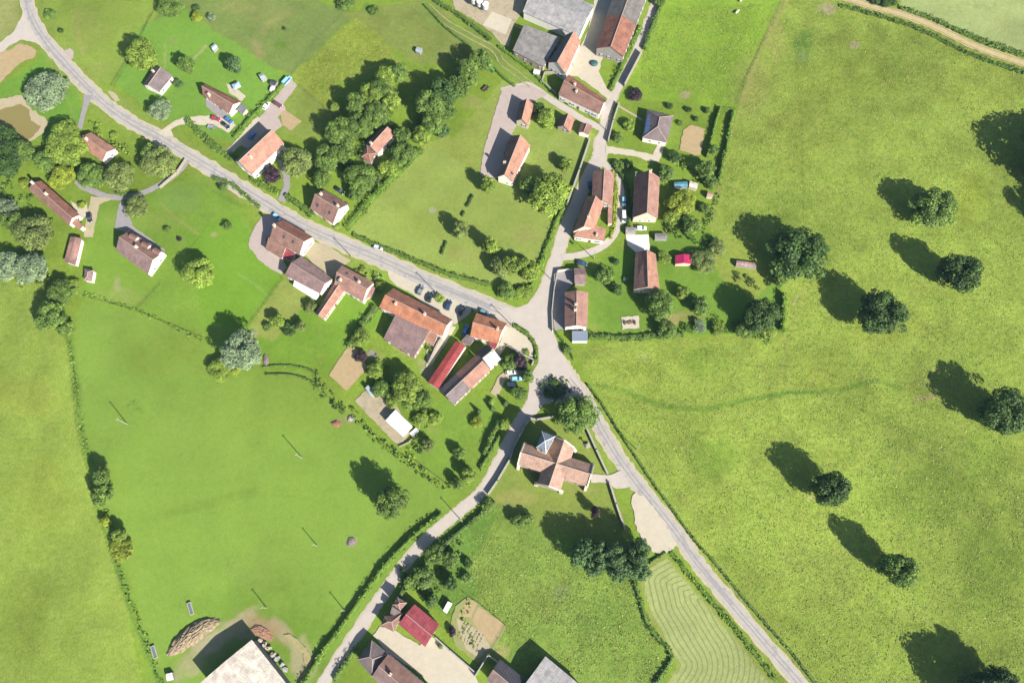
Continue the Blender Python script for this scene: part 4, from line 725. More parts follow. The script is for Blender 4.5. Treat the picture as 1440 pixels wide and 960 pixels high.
# ------------------------------------------------------------------ walls, fences
def rail(name, pts, h, t, mat, label, cat, group=None, z0=-.1):
    P = [W(x, y) for x, y in pts]; c = P[0].copy(); m = MB()
    for a, b in zip(P[:-1], P[1:]):
        d = (b - a).normalized(); n = Vector((-d.y, d.x, 0)) * t / 2; a2 = a - c - d * t * .3; b2 = b - c + d * t * .3
        q = [a2 - n, b2 - n, b2 + n, a2 + n]; m.prism([(p.x, p.y, z0) for p in q], [(p.x, p.y, h) for p in q])
    o = m.obj(name, mat); o.location = c; tag(o, label, cat, group)
    cp = MB()
    for a, b in zip(P[:-1], P[1:]):
        d = (b - a).normalized(); n = Vector((-d.y, d.x, 0)) * (t / 2 + .06); a2 = a - c - d * t * .4; b2 = b - c + d * t * .4
        q = [a2 - n, b2 - n, b2 + n, a2 + n]; cp.prism([(p.x, p.y, h + .002) for p in q], [(p.x, p.y, h + .1) for p in q])
    if t > .25: cp.obj('coping', M_conc, o)
    return o
M_stone = plain('rubble_stone', C(196, 184, 160, .42), .9, .3, 2)
for a in [([(825, 603), (838, 632), (854, 666)], 1.3, .5, 'stone churchyard wall from the big tree down to the church path', 'wall'), ([(857, 679), (866, 708), (878, 743)], 1.3, .5, 'stone churchyard wall running down from the church path', 'wall'),
    ([(777, 587), (754, 591), (745, 589), (738, 600), (722, 630), (717, 647), (700, 676), (687, 695)], 1.6, .5, 'curved stone wall between the church and the lower lane', 'wall'),
    ([(829, 198), (815, 240), (798, 287)], 1.4, .5, 'straight stone wall along the left of the upper lane', 'wall'), ([(902, 76), (878, 122)], 2.4, .4, 'short wall shading the top lane right side', 'wall'),
    ([(870, 148), (862, 172), (855, 200)], 1.8, .4, 'wall between the top lane and the bungalow garden', 'wall'), ([(262, 226), (250, 244), (226, 265)], 1.3, .35, 'low wall following the curved grey driveway', 'wall'),
    ([(777, 466), (776, 440), (779, 410), (784, 382), (804, 380)], 1.5, .3, 'white-capped wall around the junction house courtyard', 'wall'), ([(713, 487), (730, 497), (751, 507), (748, 514)], 1.2, .4, 'cream wall across the gravel garden beside the junction', 'wall'),
    ([(613, 896), (632, 913), (668, 944)], 1.6, .3, 'white wall between the cream farmyard and vegetable rows', 'wall'), ([(668, 950), (687, 920), (705, 934)], 2.2, .3, 'white court wall in front of the dark-roofed outbuilding', 'wall'),
    ([(784, 104), (766, 104), (762, 116), (782, 134)], 1.3, .3, 'pale wall round the shaded pit between two farm buildings', 'wall'), ([(583, 614), (575, 622), (562, 628)], 1.0, .25, 'low wall at the lower corner of the gravel yard', 'wall'),
    ([(637, 456), (616, 484), (603, 512)], 1.8, .3, 'garden wall between orange farmhouse and long red shed', 'wall')]:
    rail('stone_wall', a[0], a[1], a[2], M_wall['white'] if 'white' in a[3] else M_stone, a[3], a[4])
def fence(pts, label, h=1.0):
    P = [W(x, y) for x, y in pts]; c = P[0].copy(); root = empty('fence', c, 0, label, 'fence'); m = MB(); pm = MB(); ps = []
    for a, b in zip(P[:-1], P[1:]):
        L = (b - a).length; k = max(1, int(L / 3.5))
        for i in range(k): ps.append(a.lerp(b, i / k))
        for z in (h * .5, h * .92): m.tube(a - c + Vector((0, 0, z)), b - c + Vector((0, 0, z)), .03, .03, 4)
    ps.append(P[-1]); post = shared('fpost', lambda: (lambda q: (q.tube((0, 0, -.2), (0, 0, 1.15), .07, .06, 6), q.data('post', M_bark))[1])(MB()))
    m.obj('rail', M_bark, root)
    for p in ps: o = link('post', post, root); o.location = p - c
for pts, lab in [([(398, 392), (372, 428), (348, 461)], 'wooden fence between the big left lawn and the farmhouse garden'), ([(226, 400), (208, 420), (193, 436)], 'short fence between the two lawns left of centre'), ([(118, 417), (155, 427), (193, 437), (240, 457), (284, 474)], 'long field fence above the big left pasture'),
    ([(219, 14), (208, 33), (198, 52)], 'upper piece of the garden fence at upper left'), ([(177, 88), (166, 106), (157, 121)], 'lower piece of the garden fence at upper left'), ([(1105, 0), (1078, 55), (1050, 112), (1034, 153)], 'field fence along the bare strip at the top right'),
    ([(573, 640), (604, 662), (634, 685)], 'garden fence beside the orchard and the pasture'), ([(652, 833), (680, 853), (711, 879), (690, 916)], 'wire fence round the lower vegetable rows'), ([(500, 333), (560, 357), (640, 388), (690, 402)], 'roadside fence of the central pasture')]:
    fence(pts, lab)
# ------------------------------------------------------------------ trees and hedges
def leaves(centers, radii, n, size, squash=.9, seed=0, outward=.7):
    """leaf-clump quads spread through several lobes; returns verts, faces, clump value"""
    r = np.random.default_rng(seed); cs = np.array(centers); rs = np.array(radii); wgt = rs ** 2 / np.sum(rs ** 2)
    k = r.choice(len(cs), n, p=wgt); d = r.normal(size=(n, 3)); d[:, 2] = d[:, 2] * .9 + .25; d /= np.linalg.norm(d, axis=1)[:, None]
    rad = rs[k] * r.uniform(.55, 1.08, n) ** .6; P = cs[k] + d * rad[:, None] * np.array([1, 1, squash])
    nn = d * outward + r.normal(size=(n, 3)) * (1 - outward) + np.array([0, 0, .25]); nn /= np.linalg.norm(nn, axis=1)[:, None]
    t = np.cross(nn, r.normal(size=(n, 3))); t /= np.linalg.norm(t, axis=1)[:, None]; b = np.cross(nn, t)
    s = size * r.uniform(.55, 1.35, n)[:, None]; asp = r.uniform(.5, .9, n)[:, None]
    V = np.stack([P - t * s, P - b * s * asp + nn * s * .2, P + t * s, P + b * s * asp - nn * s * .15], 1).reshape(-1, 3)
    cl = r.random(len(cs))[k] * .6 + r.random(n) * .4; return V, cl
def leafmesh(name, V, cl, mat):
    n = len(V) // 4; me = bpy.data.meshes.new(name); me.vertices.add(n * 4); me.vertices.foreach_set('co', V.astype(np.float32).ravel())
    me.loops.add(n * 4); me.loops.foreach_set('vertex_index', np.arange(n * 4, dtype=np.int32)); me.polygons.add(n); me.polygons.foreach_set('loop_start', np.arange(0, n * 4, 4, dtype=np.int32))
    me.update(calc_edges=True); a = me.attributes.new('clump', 'FLOAT', 'POINT'); a.data.foreach_set('value', np.repeat(cl, 4).astype(np.float32)); me.materials.append(mat); return me
def crown_mesh(size, var, colr):
    """unit crown: radius about 1 in plan, z from -1 to 1"""
    r = np.random.default_rng(100 + var * 7 + {'S': 0, 'M': 1, 'L': 2}[size]); nb = {'S': 9, 'M': 24, 'L': 44}[size]; cs, rs = [], []
    a0 = r.uniform(0, 6.28); ell = r.uniform(.8, 1.0)
    for i in range(nb):
        th = i * 2.4 + r.uniform(-.4, .4); z = 1 - 2 * (i + .5) / nb; z = z * .86 + .06; q = math.sqrt(max(0, 1 - z * z)); lump = 1 + .13 * math.sin(3 * th + a0) + .1 * math.sin(2 * th + 2 * a0) + r.uniform(-.2, .16)
        br = {'S': .46, 'M': .34, 'L': .265}[size] * r.uniform(.75, 1.25); k = (1 - br) * lump; cs.append((q * math.cos(th) * k, q * math.sin(th) * k * ell, z * (1 - br * .6))); rs.append(br)
    for i in range(nb // 4): cs.append(tuple(r.normal(size=3) * .3)); rs.append(.35)
    n = {'S': 900, 'M': 3400, 'L': 8500}[size]; ls = {'S': .13, 'M': .078, 'L': .052}[size]
    V, cl = leaves(cs, rs, n, ls, .9, var * 31 + 5); return leafmesh('crown', V, cl, leafmat(colr, LEAF[colr]))
def spire_mesh(var, colr):
    r = np.random.default_rng(900 + var); cs, rs = [], []
    for i in range(26):
        z = -1 + 2 * i / 25; q = .8 * (1 - (z + 1) / 2) ** .8 + .05; th = i * 2.4; cs.append((q * math.cos(th) * .6, q * math.sin(th) * .6, z)); rs.append(.2 + q * .3)
    V, cl = leaves(cs, rs, 3000, .08, .7, var); return leafmesh('crown', V, cl, leafmat(colr, LEAF[colr]))
def trunk_mesh(var):
    r = random.Random(var); m = MB(); m.tube((0, 0, -.05), (0, 0, .25), .055, .04, 8); m.tube((0, 0, .25), (.02, .01, .62), .04, .02, 7)
    for i in range(6):
        a = i * 1.05 + r.uniform(-.3, .3); z = .24 + .05 * i; L = r.uniform(.16, .26); m.tube((0, 0, z), (math.cos(a) * L, math.sin(a) * L, z + r.uniform(.12, .22)), .02, .007, 5)
    return m.data('trunk', M_bark)
NT = [0]
def tree(px, py, rpx, colr, label, group=None, hc=None, sx=1.0, name=None, shape=None, cat=None):
    sc = mpp(px, py, 5); r = rpx * sc * 1.1; big = px > 1130 and hc and hc > 8; r *= 1.14 if big else 1
    if hc is None: hc = max(.9 * r, min(1.15 * r, 7.5)) if r > 1.6 else .8 * r
    hc *= .82 if big else .9; h = hc * (1.62 if r > 4.5 else 1.48); P = W(px, py, h * .56); var = NT[0] % 4; NT[0] += 1
    shrub = r < 2.4; nm = name or ('shrub' if shrub else ('purple_tree' if colr == 'p' else ('willow_tree' if colr == 's' else 'tree')))
    root = empty(nm, (P.x, P.y, 0), random.uniform(0, 6.28), label, cat or ('shrub' if shrub else 'tree'), group)
    sz = 'S' if r < 2.4 else ('M' if r < 4.6 else 'L')
    me_ = shared(('spire', var % 2, colr), lambda: spire_mesh(var % 2, colr)) if shape == 'spire' else shared((sz, var, colr), lambda: crown_mesh(sz, var, colr))
    cr = link('crown', me_, root); lo = .02 if shrub else .06; cr.location = (0, 0, h * (.5 + lo / 2)); vz = h * (.5 - lo / 2); cr.scale = (r * sx, r, vz * 1.0); cr.rotation_euler = (0, 0, 0)
    tr = link('trunk' if not shrub else 'stem', shared(('trunk', var), lambda: trunk_mesh(var)), root); tr.scale = (h * .9, h * .9, h)
    return root
g1 = 'trees standing alone in the right meadow'
TREES = [
 (1124, 354, 37, 'd', 'largest dark tree in the right meadow, close to the gardens', g1, 10.5), (1099, 386, 15, 'g', 'lighter green tree touching the lower left of the largest meadow tree', None, 5),
 (1240, 440, 26, 'd', 'dark round tree whose shadow points to the largest meadow tree', g1, 12), (1351, 382, 23, 'd', 'dark meadow tree left of the lit right edge, second below the sparse one', g1, 12.5), (1314, 290, 25, 'g', 'sparse uneven meadow tree, highest fully visible in the right meadow', g1, 9.5),
 (1169, 687, 21, 'd', 'small dark meadow tree with bare earth at its foot', g1, 11.5), (1412, 578, 26, 'd', 'dark meadow tree near the right edge below a thin dry ditch', g1, 12), (1264, 800, 21, 'g', 'loose green meadow tree, lowest complete one in the right meadow', g1, 12),
 (1405, 962, 20, 'd', 'dark tree cut by the bottom edge at lower right', g1, 11), (1392, 985, 33, 'd', 'big tree just beyond the bottom right edge casting its shadow', g1, 12), (1512, 222, 48, 'd', 'huge tree beyond the right edge casting the big dark shadow', g1, 14), (1500, 300, 22, 'd', 'tree beyond the right edge casting the smaller shadow', g1, 10),
 (812, 582, 27, 'g', 'round broad tree at the lower side of the road junction', None, 7), (818, 778, 17, 'k', 'leftmost conifer-dark tree in the row below the church', 'trees in the row below the church', 8.5), (836, 791, 17, 'k', 'second tree of the row below the church, lower front', 'trees in the row below the church', 8),
 (843, 774, 14, 'k', 'second tree of the row below the church, upper rear', 'trees in the row below the church', 8.5), (864, 783, 18, 'k', 'middle tree of the row below the church', 'trees in the row below the church', 8.5), (874, 802, 16, 'k', 'lowest tree of the row below the church', 'trees in the row below the church', 8),
 (896, 776, 18, 'k', 'upper right tree of the row below the church by the gravel lay-by', 'trees in the row below the church', 9), (898, 801, 16, 'k', 'right-hand lower tree of the row, touching the mown hay field', 'trees in the row below the church', 8),
 (729, 731, 10, 'g', 'small bush on the rough grass edge left below the church', None, 3.2), (743, 729, 8, 'g', 'bush right beside the small bush on the churchyard edge', None, 3), (838, 719, 7, 'p', 'small purple shrub on the grass below the church', None, 5), (685, 709, 9, 'g', 'bush at the lower end of the curved church wall', None, 2.6),
 (549, 705, 22, 'g', 'round isolated tree with big shadow in the central left pasture', None, 9.5), (142, 670, 12, 'g', 'upper of the two joined trees on the left field boundary', None, 6), (142, 696, 14, 'g', 'lower of the two joined trees on the left field boundary', None, 6), (148, 733, 8, 'y', 'small yellow-green bush on the left field boundary', None, 2.4),
 (168, 752, 10, 'l', 'bush above the yellowing one on the left field boundary', None, 4.5), (171, 771, 15, 'y', 'yellowing round bush lowest on the left field boundary', None, 3.6),
 (71, 446, 20, 'g', 'tree at the corner of the far left field, casting shadow up-left', None, 7), (91, 461, 12, 'g', 'smaller tree right of the far left corner tree', None, 4), (84, 410, 18, 'g', 'flat green tree below the pale willows at left', None, 5), (100, 405, 12, 'l', 'light shrub right of the flat green tree at left', None, 2.5),
 (8, 222, 26, 'd', 'dark tree cut by the left edge above the pond gardens', None, 7), (28, 214, 18, 'g', 'green tree right of the dark one on the left edge', None, 6), (42, 376, 22, 's', 'right one of two pale silvery willows at the left edge', None, 6), (8, 373, 20, 's', 'left one of two pale silvery willows at the left edge', None, 6), (46, 326, 24, 'o', 'spiky pale green tree left of the worn shed', None, 7),
 (18, 312, 16, 'g', 'green tree left of the spiky pale tree', None, 6), (8, 293, 15, 's', 'small silver tree at the left edge beside the long low house', None, 5), (92, 208, 27, 'l', 'broad light green tree left of the short salmon-roofed house', None, 6.5), (64, 226, 15, 'g', 'green tree below left of the broad light tree', None, 5), (86, 249, 17, 'y', 'yellow-green tree above the long low house', None, 4.5),
 (129, 247, 19, 'g', 'round green tree below the short salmon-roofed house', None, 5), (167, 248, 20, 'o', 'olive tree in the middle of the row above the curved driveway', None, 6), (223, 228, 22, 'o', 'large grey-green tree inside the curve of the grey driveway', None, 6), (212, 215, 13, 'g', 'green tree above left of the grey-green driveway tree', None, 6), (192, 290, 16, 'o', 'star-shaped olive tree below the curved driveway', None, 4.5), (173, 268, 8, 'g', 'small bush overhanging the curved driveway', None, 3),
 (279, 383, 20, 'l', 'light round tree on the lawn left of the farmhouses', None, 6.5), (235, 322, 5, 'g', 'tiny round bush on the lawn right of the detached house', None, 1.2), (252, 336, 3.5, 'p', 'tiny brown bush on the lawn right of the detached house', None, .9),
 (64, 127, 28, 's', 'big silvery willow above the pond', None, 6.5), (200, 77, 19, 'l', 'tall light conifer left of the small grey-mauve house', None, 9), (262, 90, 11, 'g', 'round tree on the lawn right of the small grey-mauve house', None, 6.5), (225, 154, 15, 's', 'round silvery tree below the small grey-mauve house', None, 5), (240, 8, 17, 'g', 'dark round tree at the top edge in the upper left garden', None, 5), (277, 23, 8, 'y', 'yellow shrub near the top edge in the upper left garden', None, 2.5),
 (297, 24, 6, 's', 'small grey-blue shrub near the top edge in the upper left garden', None, 2), (90, 192, 22, 'l', 'light tree right of the pond', None, 6.5) , (5, 195, 20, 'd', 'dark tree overhanging the left side of the pond', None, 6), (250, 117, 7, 'k', 'grey-green bush at the right corner of the small grey-mauve house', None, 1.6),
 (70, 20, 9, 'g', 'shrub by the fork of the road at upper left', None, 2), (85, 43, 4, 'd', 'tiny dark bush beside the main road at upper left', None, 1.2), (329, 91, 11, 'k', 'grey-green round tree below the upper pasture near the blue gazebo', None, 6), (276, 10, 5, 'd', 'tiny dark bush above the yellow shrub at the top', None, 1.5),
 (560, 102, 13, 'g', 'top right tree of the woodland left of the pasture', 'woodland trees', 7), (541, 109, 15, 'l', 'topmost light tree of the woodland', 'woodland trees', 7), (535, 127, 15, 'g', 'woodland tree just under the topmost light one', 'woodland trees', 7.5), (519, 136, 16, 'l', 'light woodland tree on the upper left side', 'woodland trees', 7.5), (549, 140, 14, 'l', 'bright woodland tree right of the centre', 'woodland trees', 6), (500, 147, 15, 'g', 'woodland tree on the left side casting shadow on rough grass', 'woodland trees', 8),
 (529, 160, 18, 'g', 'middle woodland tree above the pink-roofed house', 'woodland trees', 7), (505, 176, 18, 'g', 'woodland tree left of the pink-roofed house', 'woodland trees', 7), (476, 184, 18, 'g', 'leftmost large woodland tree beside the little meadow', 'woodland trees', 8), (471, 150, 7, 'l', 'small light bush left of the woodland', 'woodland trees', 2.5), (488, 200, 13, 'g', 'woodland tree low on the left above the shaded terrace', 'woodland trees', 6), (566, 190, 12, 'g', 'tree directly right of the pink-roofed woodland house', 'woodland trees', 6),
 (676, 84, 14, 'g', 'topmost tree of the diagonal wood beside the grassy track', 'trees in the diagonal wood', 8), (657, 101, 16, 'g', 'second tree down the diagonal wood', 'trees in the diagonal wood', 8.5), (644, 122, 14, 'g', 'third tree down the diagonal wood, right edge', 'trees in the diagonal wood', 8), (622, 132, 20, 'd', 'big dark tree midway down the diagonal wood', 'trees in the diagonal wood', 9), (604, 148, 20, 'g', 'left tree of the diagonal wood casting shadow on bright lawn', 'trees in the diagonal wood', 9),
 (628, 155, 14, 'g', 'tree right of centre low in the diagonal wood', 'trees in the diagonal wood', 6), (608, 172, 16, 'g', 'tree near the bottom of the diagonal wood', 'trees in the diagonal wood', 7), (622, 184, 10, 'k', 'small bush at the bottom end of the diagonal wood', 'trees in the diagonal wood', 3), (592, 190, 13, 'l', 'light tree at the lower left end of the diagonal wood', 'trees in the diagonal wood', 6),
 (567, 217, 18, 'g', 'round tree at the top of the central pasture hedge', None, 6), (547, 236, 13, 'l', 'light tree on the hedge beside the dark blue car', None, 5), (417, 227, 20, 'o', 'olive tree right of the large pale-pink house', None, 6.5), (458, 224, 19, 'g', 'tree left of the shaded terrace above the square white house', None, 6.5), (452, 250, 12, 'g', 'tree above the square white house roof', None, 5.5), (478, 216, 13, 'g', 'tree above the shaded terrace of the woodland house', None, 6),
 (506, 250, 20, 'g', 'round tree left of the dark blue car near the woodland house', None, 5.5), (500, 272, 11, 'g', 'small tree right of the black car above the square white house', None, 4), (383, 246, 12, 'p', 'greyish purple tree at the lower corner of the large pale-pink house', None, 4.5), (320, 317, 7, 'g', 'small round bush on the lawn left of the road-bend house', None, 2), (475, 318, 5, 'l', 'small shrub at the lower corner of the square white house', None, 1.6), (314, 264, 6, 'g', 'small bush on the verge below the large pale-pink house', None, 2.5),
 (772, 270, 27, 'l', 'biggest bright green tree in the central pasture right of the long house', None, 8), (745, 262, 13, 'g', 'darker tree between the long house and the biggest bright tree', None, 6), (686, 259, 11, 'l', 'small light tree below the pink gravel yard', None, 6.5), (648, 322, 12, 'o', 'pale loose tree at the top of the little hedge row in the pasture', None, 6.5), (690, 345, 11, 'l', 'light tree between the loose pale one and the triple group', None, 6.5),
 (703, 377, 13, 'o', 'left tree of the group at the bottom of the pasture', 'trees at the bottom of the central pasture', 5), (720, 372, 14, 'l', 'middle tree of the group at the bottom of the pasture', 'trees at the bottom of the central pasture', 6), (744, 378, 16, 'l', 'right tree of the group at the bottom of the pasture', 'trees at the bottom of the central pasture', 5), (712, 409, 13, 'g', 'dark green bush in the hedge corner beside the junction', None, 3), (737, 410, 11, 'l', 'light green bush in the hedge corner beside the junction', None, 2),
 (796, 231, 10, 'l', 'small light tree beside the straight stone wall', None, 4.5), (785, 250, 6, 'p', 'low purple shrub above the biggest bright tree', None, 1.5), (768, 165, 14, 'l', 'bright round tree between the small barn and the paired sheds', None, 4.5), (757, 152, 8, 'd', 'dark small tree behind the bright round tree by the farm lane', None, 3.5), (894, 133, 10, 'p', 'purple shrub beside the top lane above the bungalow', None, 2.2),
 (885, 175, 9, 'l', 'upper light shrub in the bungalow garden left side', None, 2.5), (869, 193, 8, 'g', 'lower shrub in the bungalow garden left side', None, 2.2), (948, 219, 9, 'd', 'dark small tree on the lawn below the vegetable plot', None, 3), (937, 243, 12, 'g', 'tree at the lower corner of the cream drive', None, 4), (993, 238, 14, 'g', 'dark tree at the lower end of the two parallel hedges', None, 5.5), (1003, 210, 7, 'g', 'small tree between the two parallel hedges', None, 3),
 (958, 285, 20, 'y', 'pale yellow-green willow right of the brown-roofed lane house', None, 5), (945, 305, 12, 'l', 'light bush below left of the pale willow', None, 3), (972, 316, 14, 'g', 'dark green tree above the magenta shed', None, 4.5), (991, 293, 8, 'g', 'small bush right of the pale willow at the meadow edge', None, 2.5), (934, 361, 9, 'l', 'light bush left of the magenta shed', None, 3), (990, 367, 17, 'o', 'sparse olive bush right of the magenta shed', None, 3), (1008, 347, 13, 'o', 'sparse olive bush above right of the magenta shed', None, 3), (1000, 255, 10, 'g', 'tree at the meadow edge right of the cream shed', None, 3.5),
 (929, 428, 20, 'g', 'large green tree just below the salmon-roofed terrace house', None, 6.5), (938, 463, 14, 'g', 'tree at the bottom border below the large green tree', None, 4), (960, 411, 10, 'l', 'small light tree right of the salmon-roofed terrace house', None, 3.5), (985, 430, 13, 'g', 'tree between the salmon-roofed house and the dark pair', None, 5), (1070, 442, 24, 'd', 'big dark tree left of the tall narrow hedge', None, 8), (1046, 464, 12, 'g', 'left bush under the big dark garden tree', None, 3), (1080, 464, 12, 'l', 'right bush under the big dark garden tree', None, 3),
 (1010, 463, 9, 'l', 'pale shrub on the bottom garden border, right of the grey one', None, 2), (984, 458, 9, 's', 'grey shrub on the bottom garden border', None, 2), (850, 388, 12, 'g', 'tree in the garden right of the mauve garage', None, 4), (868, 407, 8, 'd', 'small dark tree in the garden right of the junction house', None, 3.5), (866, 368, 5, 'd', 'round dark shrub in the garden below the looping lane', None, 1.6), (880, 393, 4, 's', 'tiny grey shrub beside the salmon-roofed house', None, 1),
 (716, 509, 12, 'g', 'green tree left of the purple tree by the junction', None, 4), (731, 507, 10, 'p', 'dark purple round tree by the junction', None, 4.5), (742, 528, 9, 'g', 'small tree right of the white car near the junction', None, 4), (729, 552, 10, 'g', 'tree below the blue car near the junction', None, 4.5), (691, 565, 5, 'l', 'small round shrub on the lawn below the long barn', None, 1.6), (711, 566, 5, 'k', 'grey conical shrub on the lawn, right one of three', None, 2.5), (692, 573, 4, 'k', 'grey conical shrub on the lawn, middle one of three', None, 2.5), (673, 578, 4, 'k', 'grey conical shrub on the lawn, left one of three', None, 2.5),
 (339, 493, 26, 's', 'big silvery tree on the upper edge of the left pasture', None, 9), (308, 520, 17, 'l', 'light shrub below left of the big silvery tree', None, 3), (329, 518, 10, 'y', 'yellowish bush directly below the big silvery tree', None, 2.5), (391, 452, 10, 'l', 'light tree in the small garden, left of three', None, 4), (406, 463, 10, 'd', 'dark tree in the small garden, middle of three', None, 3), (423, 458, 8, 'o', 'pale tree in the small garden, right of three', None, 3.5), (437, 431, 9, 'o', 'pale bush by the lean-to of the mauve-brown barn', None, 2.8), (376, 459, 6, 'g', 'tiny bush left of the three garden trees', None, 1.8),
 (508, 474, 13, 'l', 'light tree above the tan vegetable plot', None, 4), (508, 501, 9, 'p', 'greyish bare shrub on the tan vegetable plot', None, 2.2), (527, 521, 12, 'l', 'light bush right of the tan vegetable plot', None, 3), (571, 543, 22, 'l', 'large light tree above the white cabin', None, 6), (536, 546, 13, 'g', 'green tree left of the large light tree by the cabin', None, 3.5), (553, 561, 12, 'l', 'bush between the white cabin and the large light tree', None, 3), (595, 560, 12, 'g', 'green tree right of the large light tree by the cabin', None, 4), (592, 590, 10, 'l', 'light shrub right of the white cabin', None, 2),
 (602, 625, 9, 'o', 'sparse fruit tree in the orchard, left one', None, 3.5), (646, 637, 9, 'g', 'fruit tree in the middle of the orchard', None, 3.5), (659, 668, 11, 'l', 'light fruit tree at the lower right of the orchard', None, 4.5), (644, 680, 8, 'g', 'fruit tree at the bottom corner of the orchard', None, 4), (671, 593, 9, 'y', 'yellow-flowering bush at the top of the orchard', None, 2), (612, 588, 10, 'l', 'shrub at the top left of the orchard', None, 2.2), (710, 596, 8, 'l', 'bright shrub beside the lower lane bend', None, 3), (590, 633, 5, 'd', 'small dark round bush at the left of the orchard', None, 1.5),
 (612, 777, 14, 'g', 'tree nearest the lane in the lower copse', 'trees of the lower copse', 4), (633, 786, 12, 'g', 'right upper tree of the lower copse', 'trees of the lower copse', 4), (596, 811, 16, 'g', 'largest tree in the middle of the lower copse', 'trees of the lower copse', 4), (575, 818, 9, 'g', 'tree left of the largest in the lower copse', 'trees of the lower copse', 3.5), (606, 844, 9, 'd', 'dark tree above the red-roofed barn', 'trees of the lower copse', 4), (633, 820, 10, 'd', 'dark tree above the white greenhouse', 'trees of the lower copse', 4), (658, 792, 7, 'd', 'small dark bush at the right of the lower copse', 'trees of the lower copse', 2),
 (656, 812, 8, 'g', 'shrub right of the dark tree above the greenhouse', 'trees of the lower copse', 2), (636, 888, 6, 'p', 'dark reddish shrub beside the vegetable rows', None, 2), (619, 908, 4, 'g', 'small potted-size bush in the cream farmyard', None, 1.2), (942, 149, 5, 'd', 'dark little shrub nearest the bungalow roof', 'shrubs on the bungalow lawn', 1.5), (969, 154, 4.5, 'd', 'dark little shrub in the middle of the bungalow lawn', 'shrubs on the bungalow lawn', 1.5), (994, 155, 4.5, 'd', 'dark little shrub nearest the parallel hedges', 'shrubs on the bungalow lawn', 1.5), (979, 167, 4, 'd', 'dark little shrub just above the vegetable plot', 'shrubs on the bungalow lawn', 1.3), (957, 173, 4, 'g', 'green little shrub left above the vegetable plot', 'shrubs on the bungalow lawn', 1.3),
 (779, 540, 8, 'd', 'dark rounded bush on the triangular traffic island, upper', None, 1.4), (786, 551, 8, 'd', 'dark rounded bush on the triangular traffic island, lower right', None, 1.3), (770, 552, 7, 'd', 'dark rounded bush on the triangular traffic island, lower left', None, 1.3), (797, 491, 7, 'g', 'bush on the verge below the junction house annex', None, 1.8), (533, 403 , 8, 'l', 'light shrub beside the upper gable of the orange farmhouse', None, 2.2), (618, 419, 7, 'l', 'light shrub between the parked cars above the orange farmhouse', None, 1.8), (740, 495, 5, 'l', 'tiny shrub in the gravel garden near the junction', None, .8),
 (507, 382, 5, 'y', 'yellow little shrub in the front garden of the L-shaped farmhouse', None, 1), (400, 40, 3, 'd', 'tiny dark bush in the dull upper pasture', None, .8), (487, 4, 12, 'g', 'bush group cut by the top edge of the upper pasture', None, 3), (525, 14, 8, 'g', 'green mound of bushes under the top edge', None, 1.5), (1232, 0, 8, 'd', 'left bush at the top edge above the farm track', None, 2), (1250, 2, 10, 'd', 'right bush at the top edge above the farm track', None, 2.5), (928, 2, 8, 'g', 'bush at the top end of the top lane', None, 2.5),
 (115, 288, 6, 'y', 'yellow shrub beside the patio of the long low house', None, 1.4), (34, 258, 7, 'y', 'yellow bush at the upper end of the long low house', None, 2), (160, 190, 6, 'l', 'shrub beside the road above the short salmon house', None, 1.5), (870, 232, 8, 'g', 'bush left of the two pale garden rocks by the lane', None, 2), (885, 232, 7, 'g', 'bush above the brown-roofed lane house', None, 2.2), (690, 40, 0.1, 'g', '', None, None)]
for t in TREES:
    if t[2] < 1: continue
    tree(t[0], t[1], t[2], t[3], t[4], t[5], t[6], shape='spire' if (t[2] <= 5.5 and t[3] == 'k') else None)
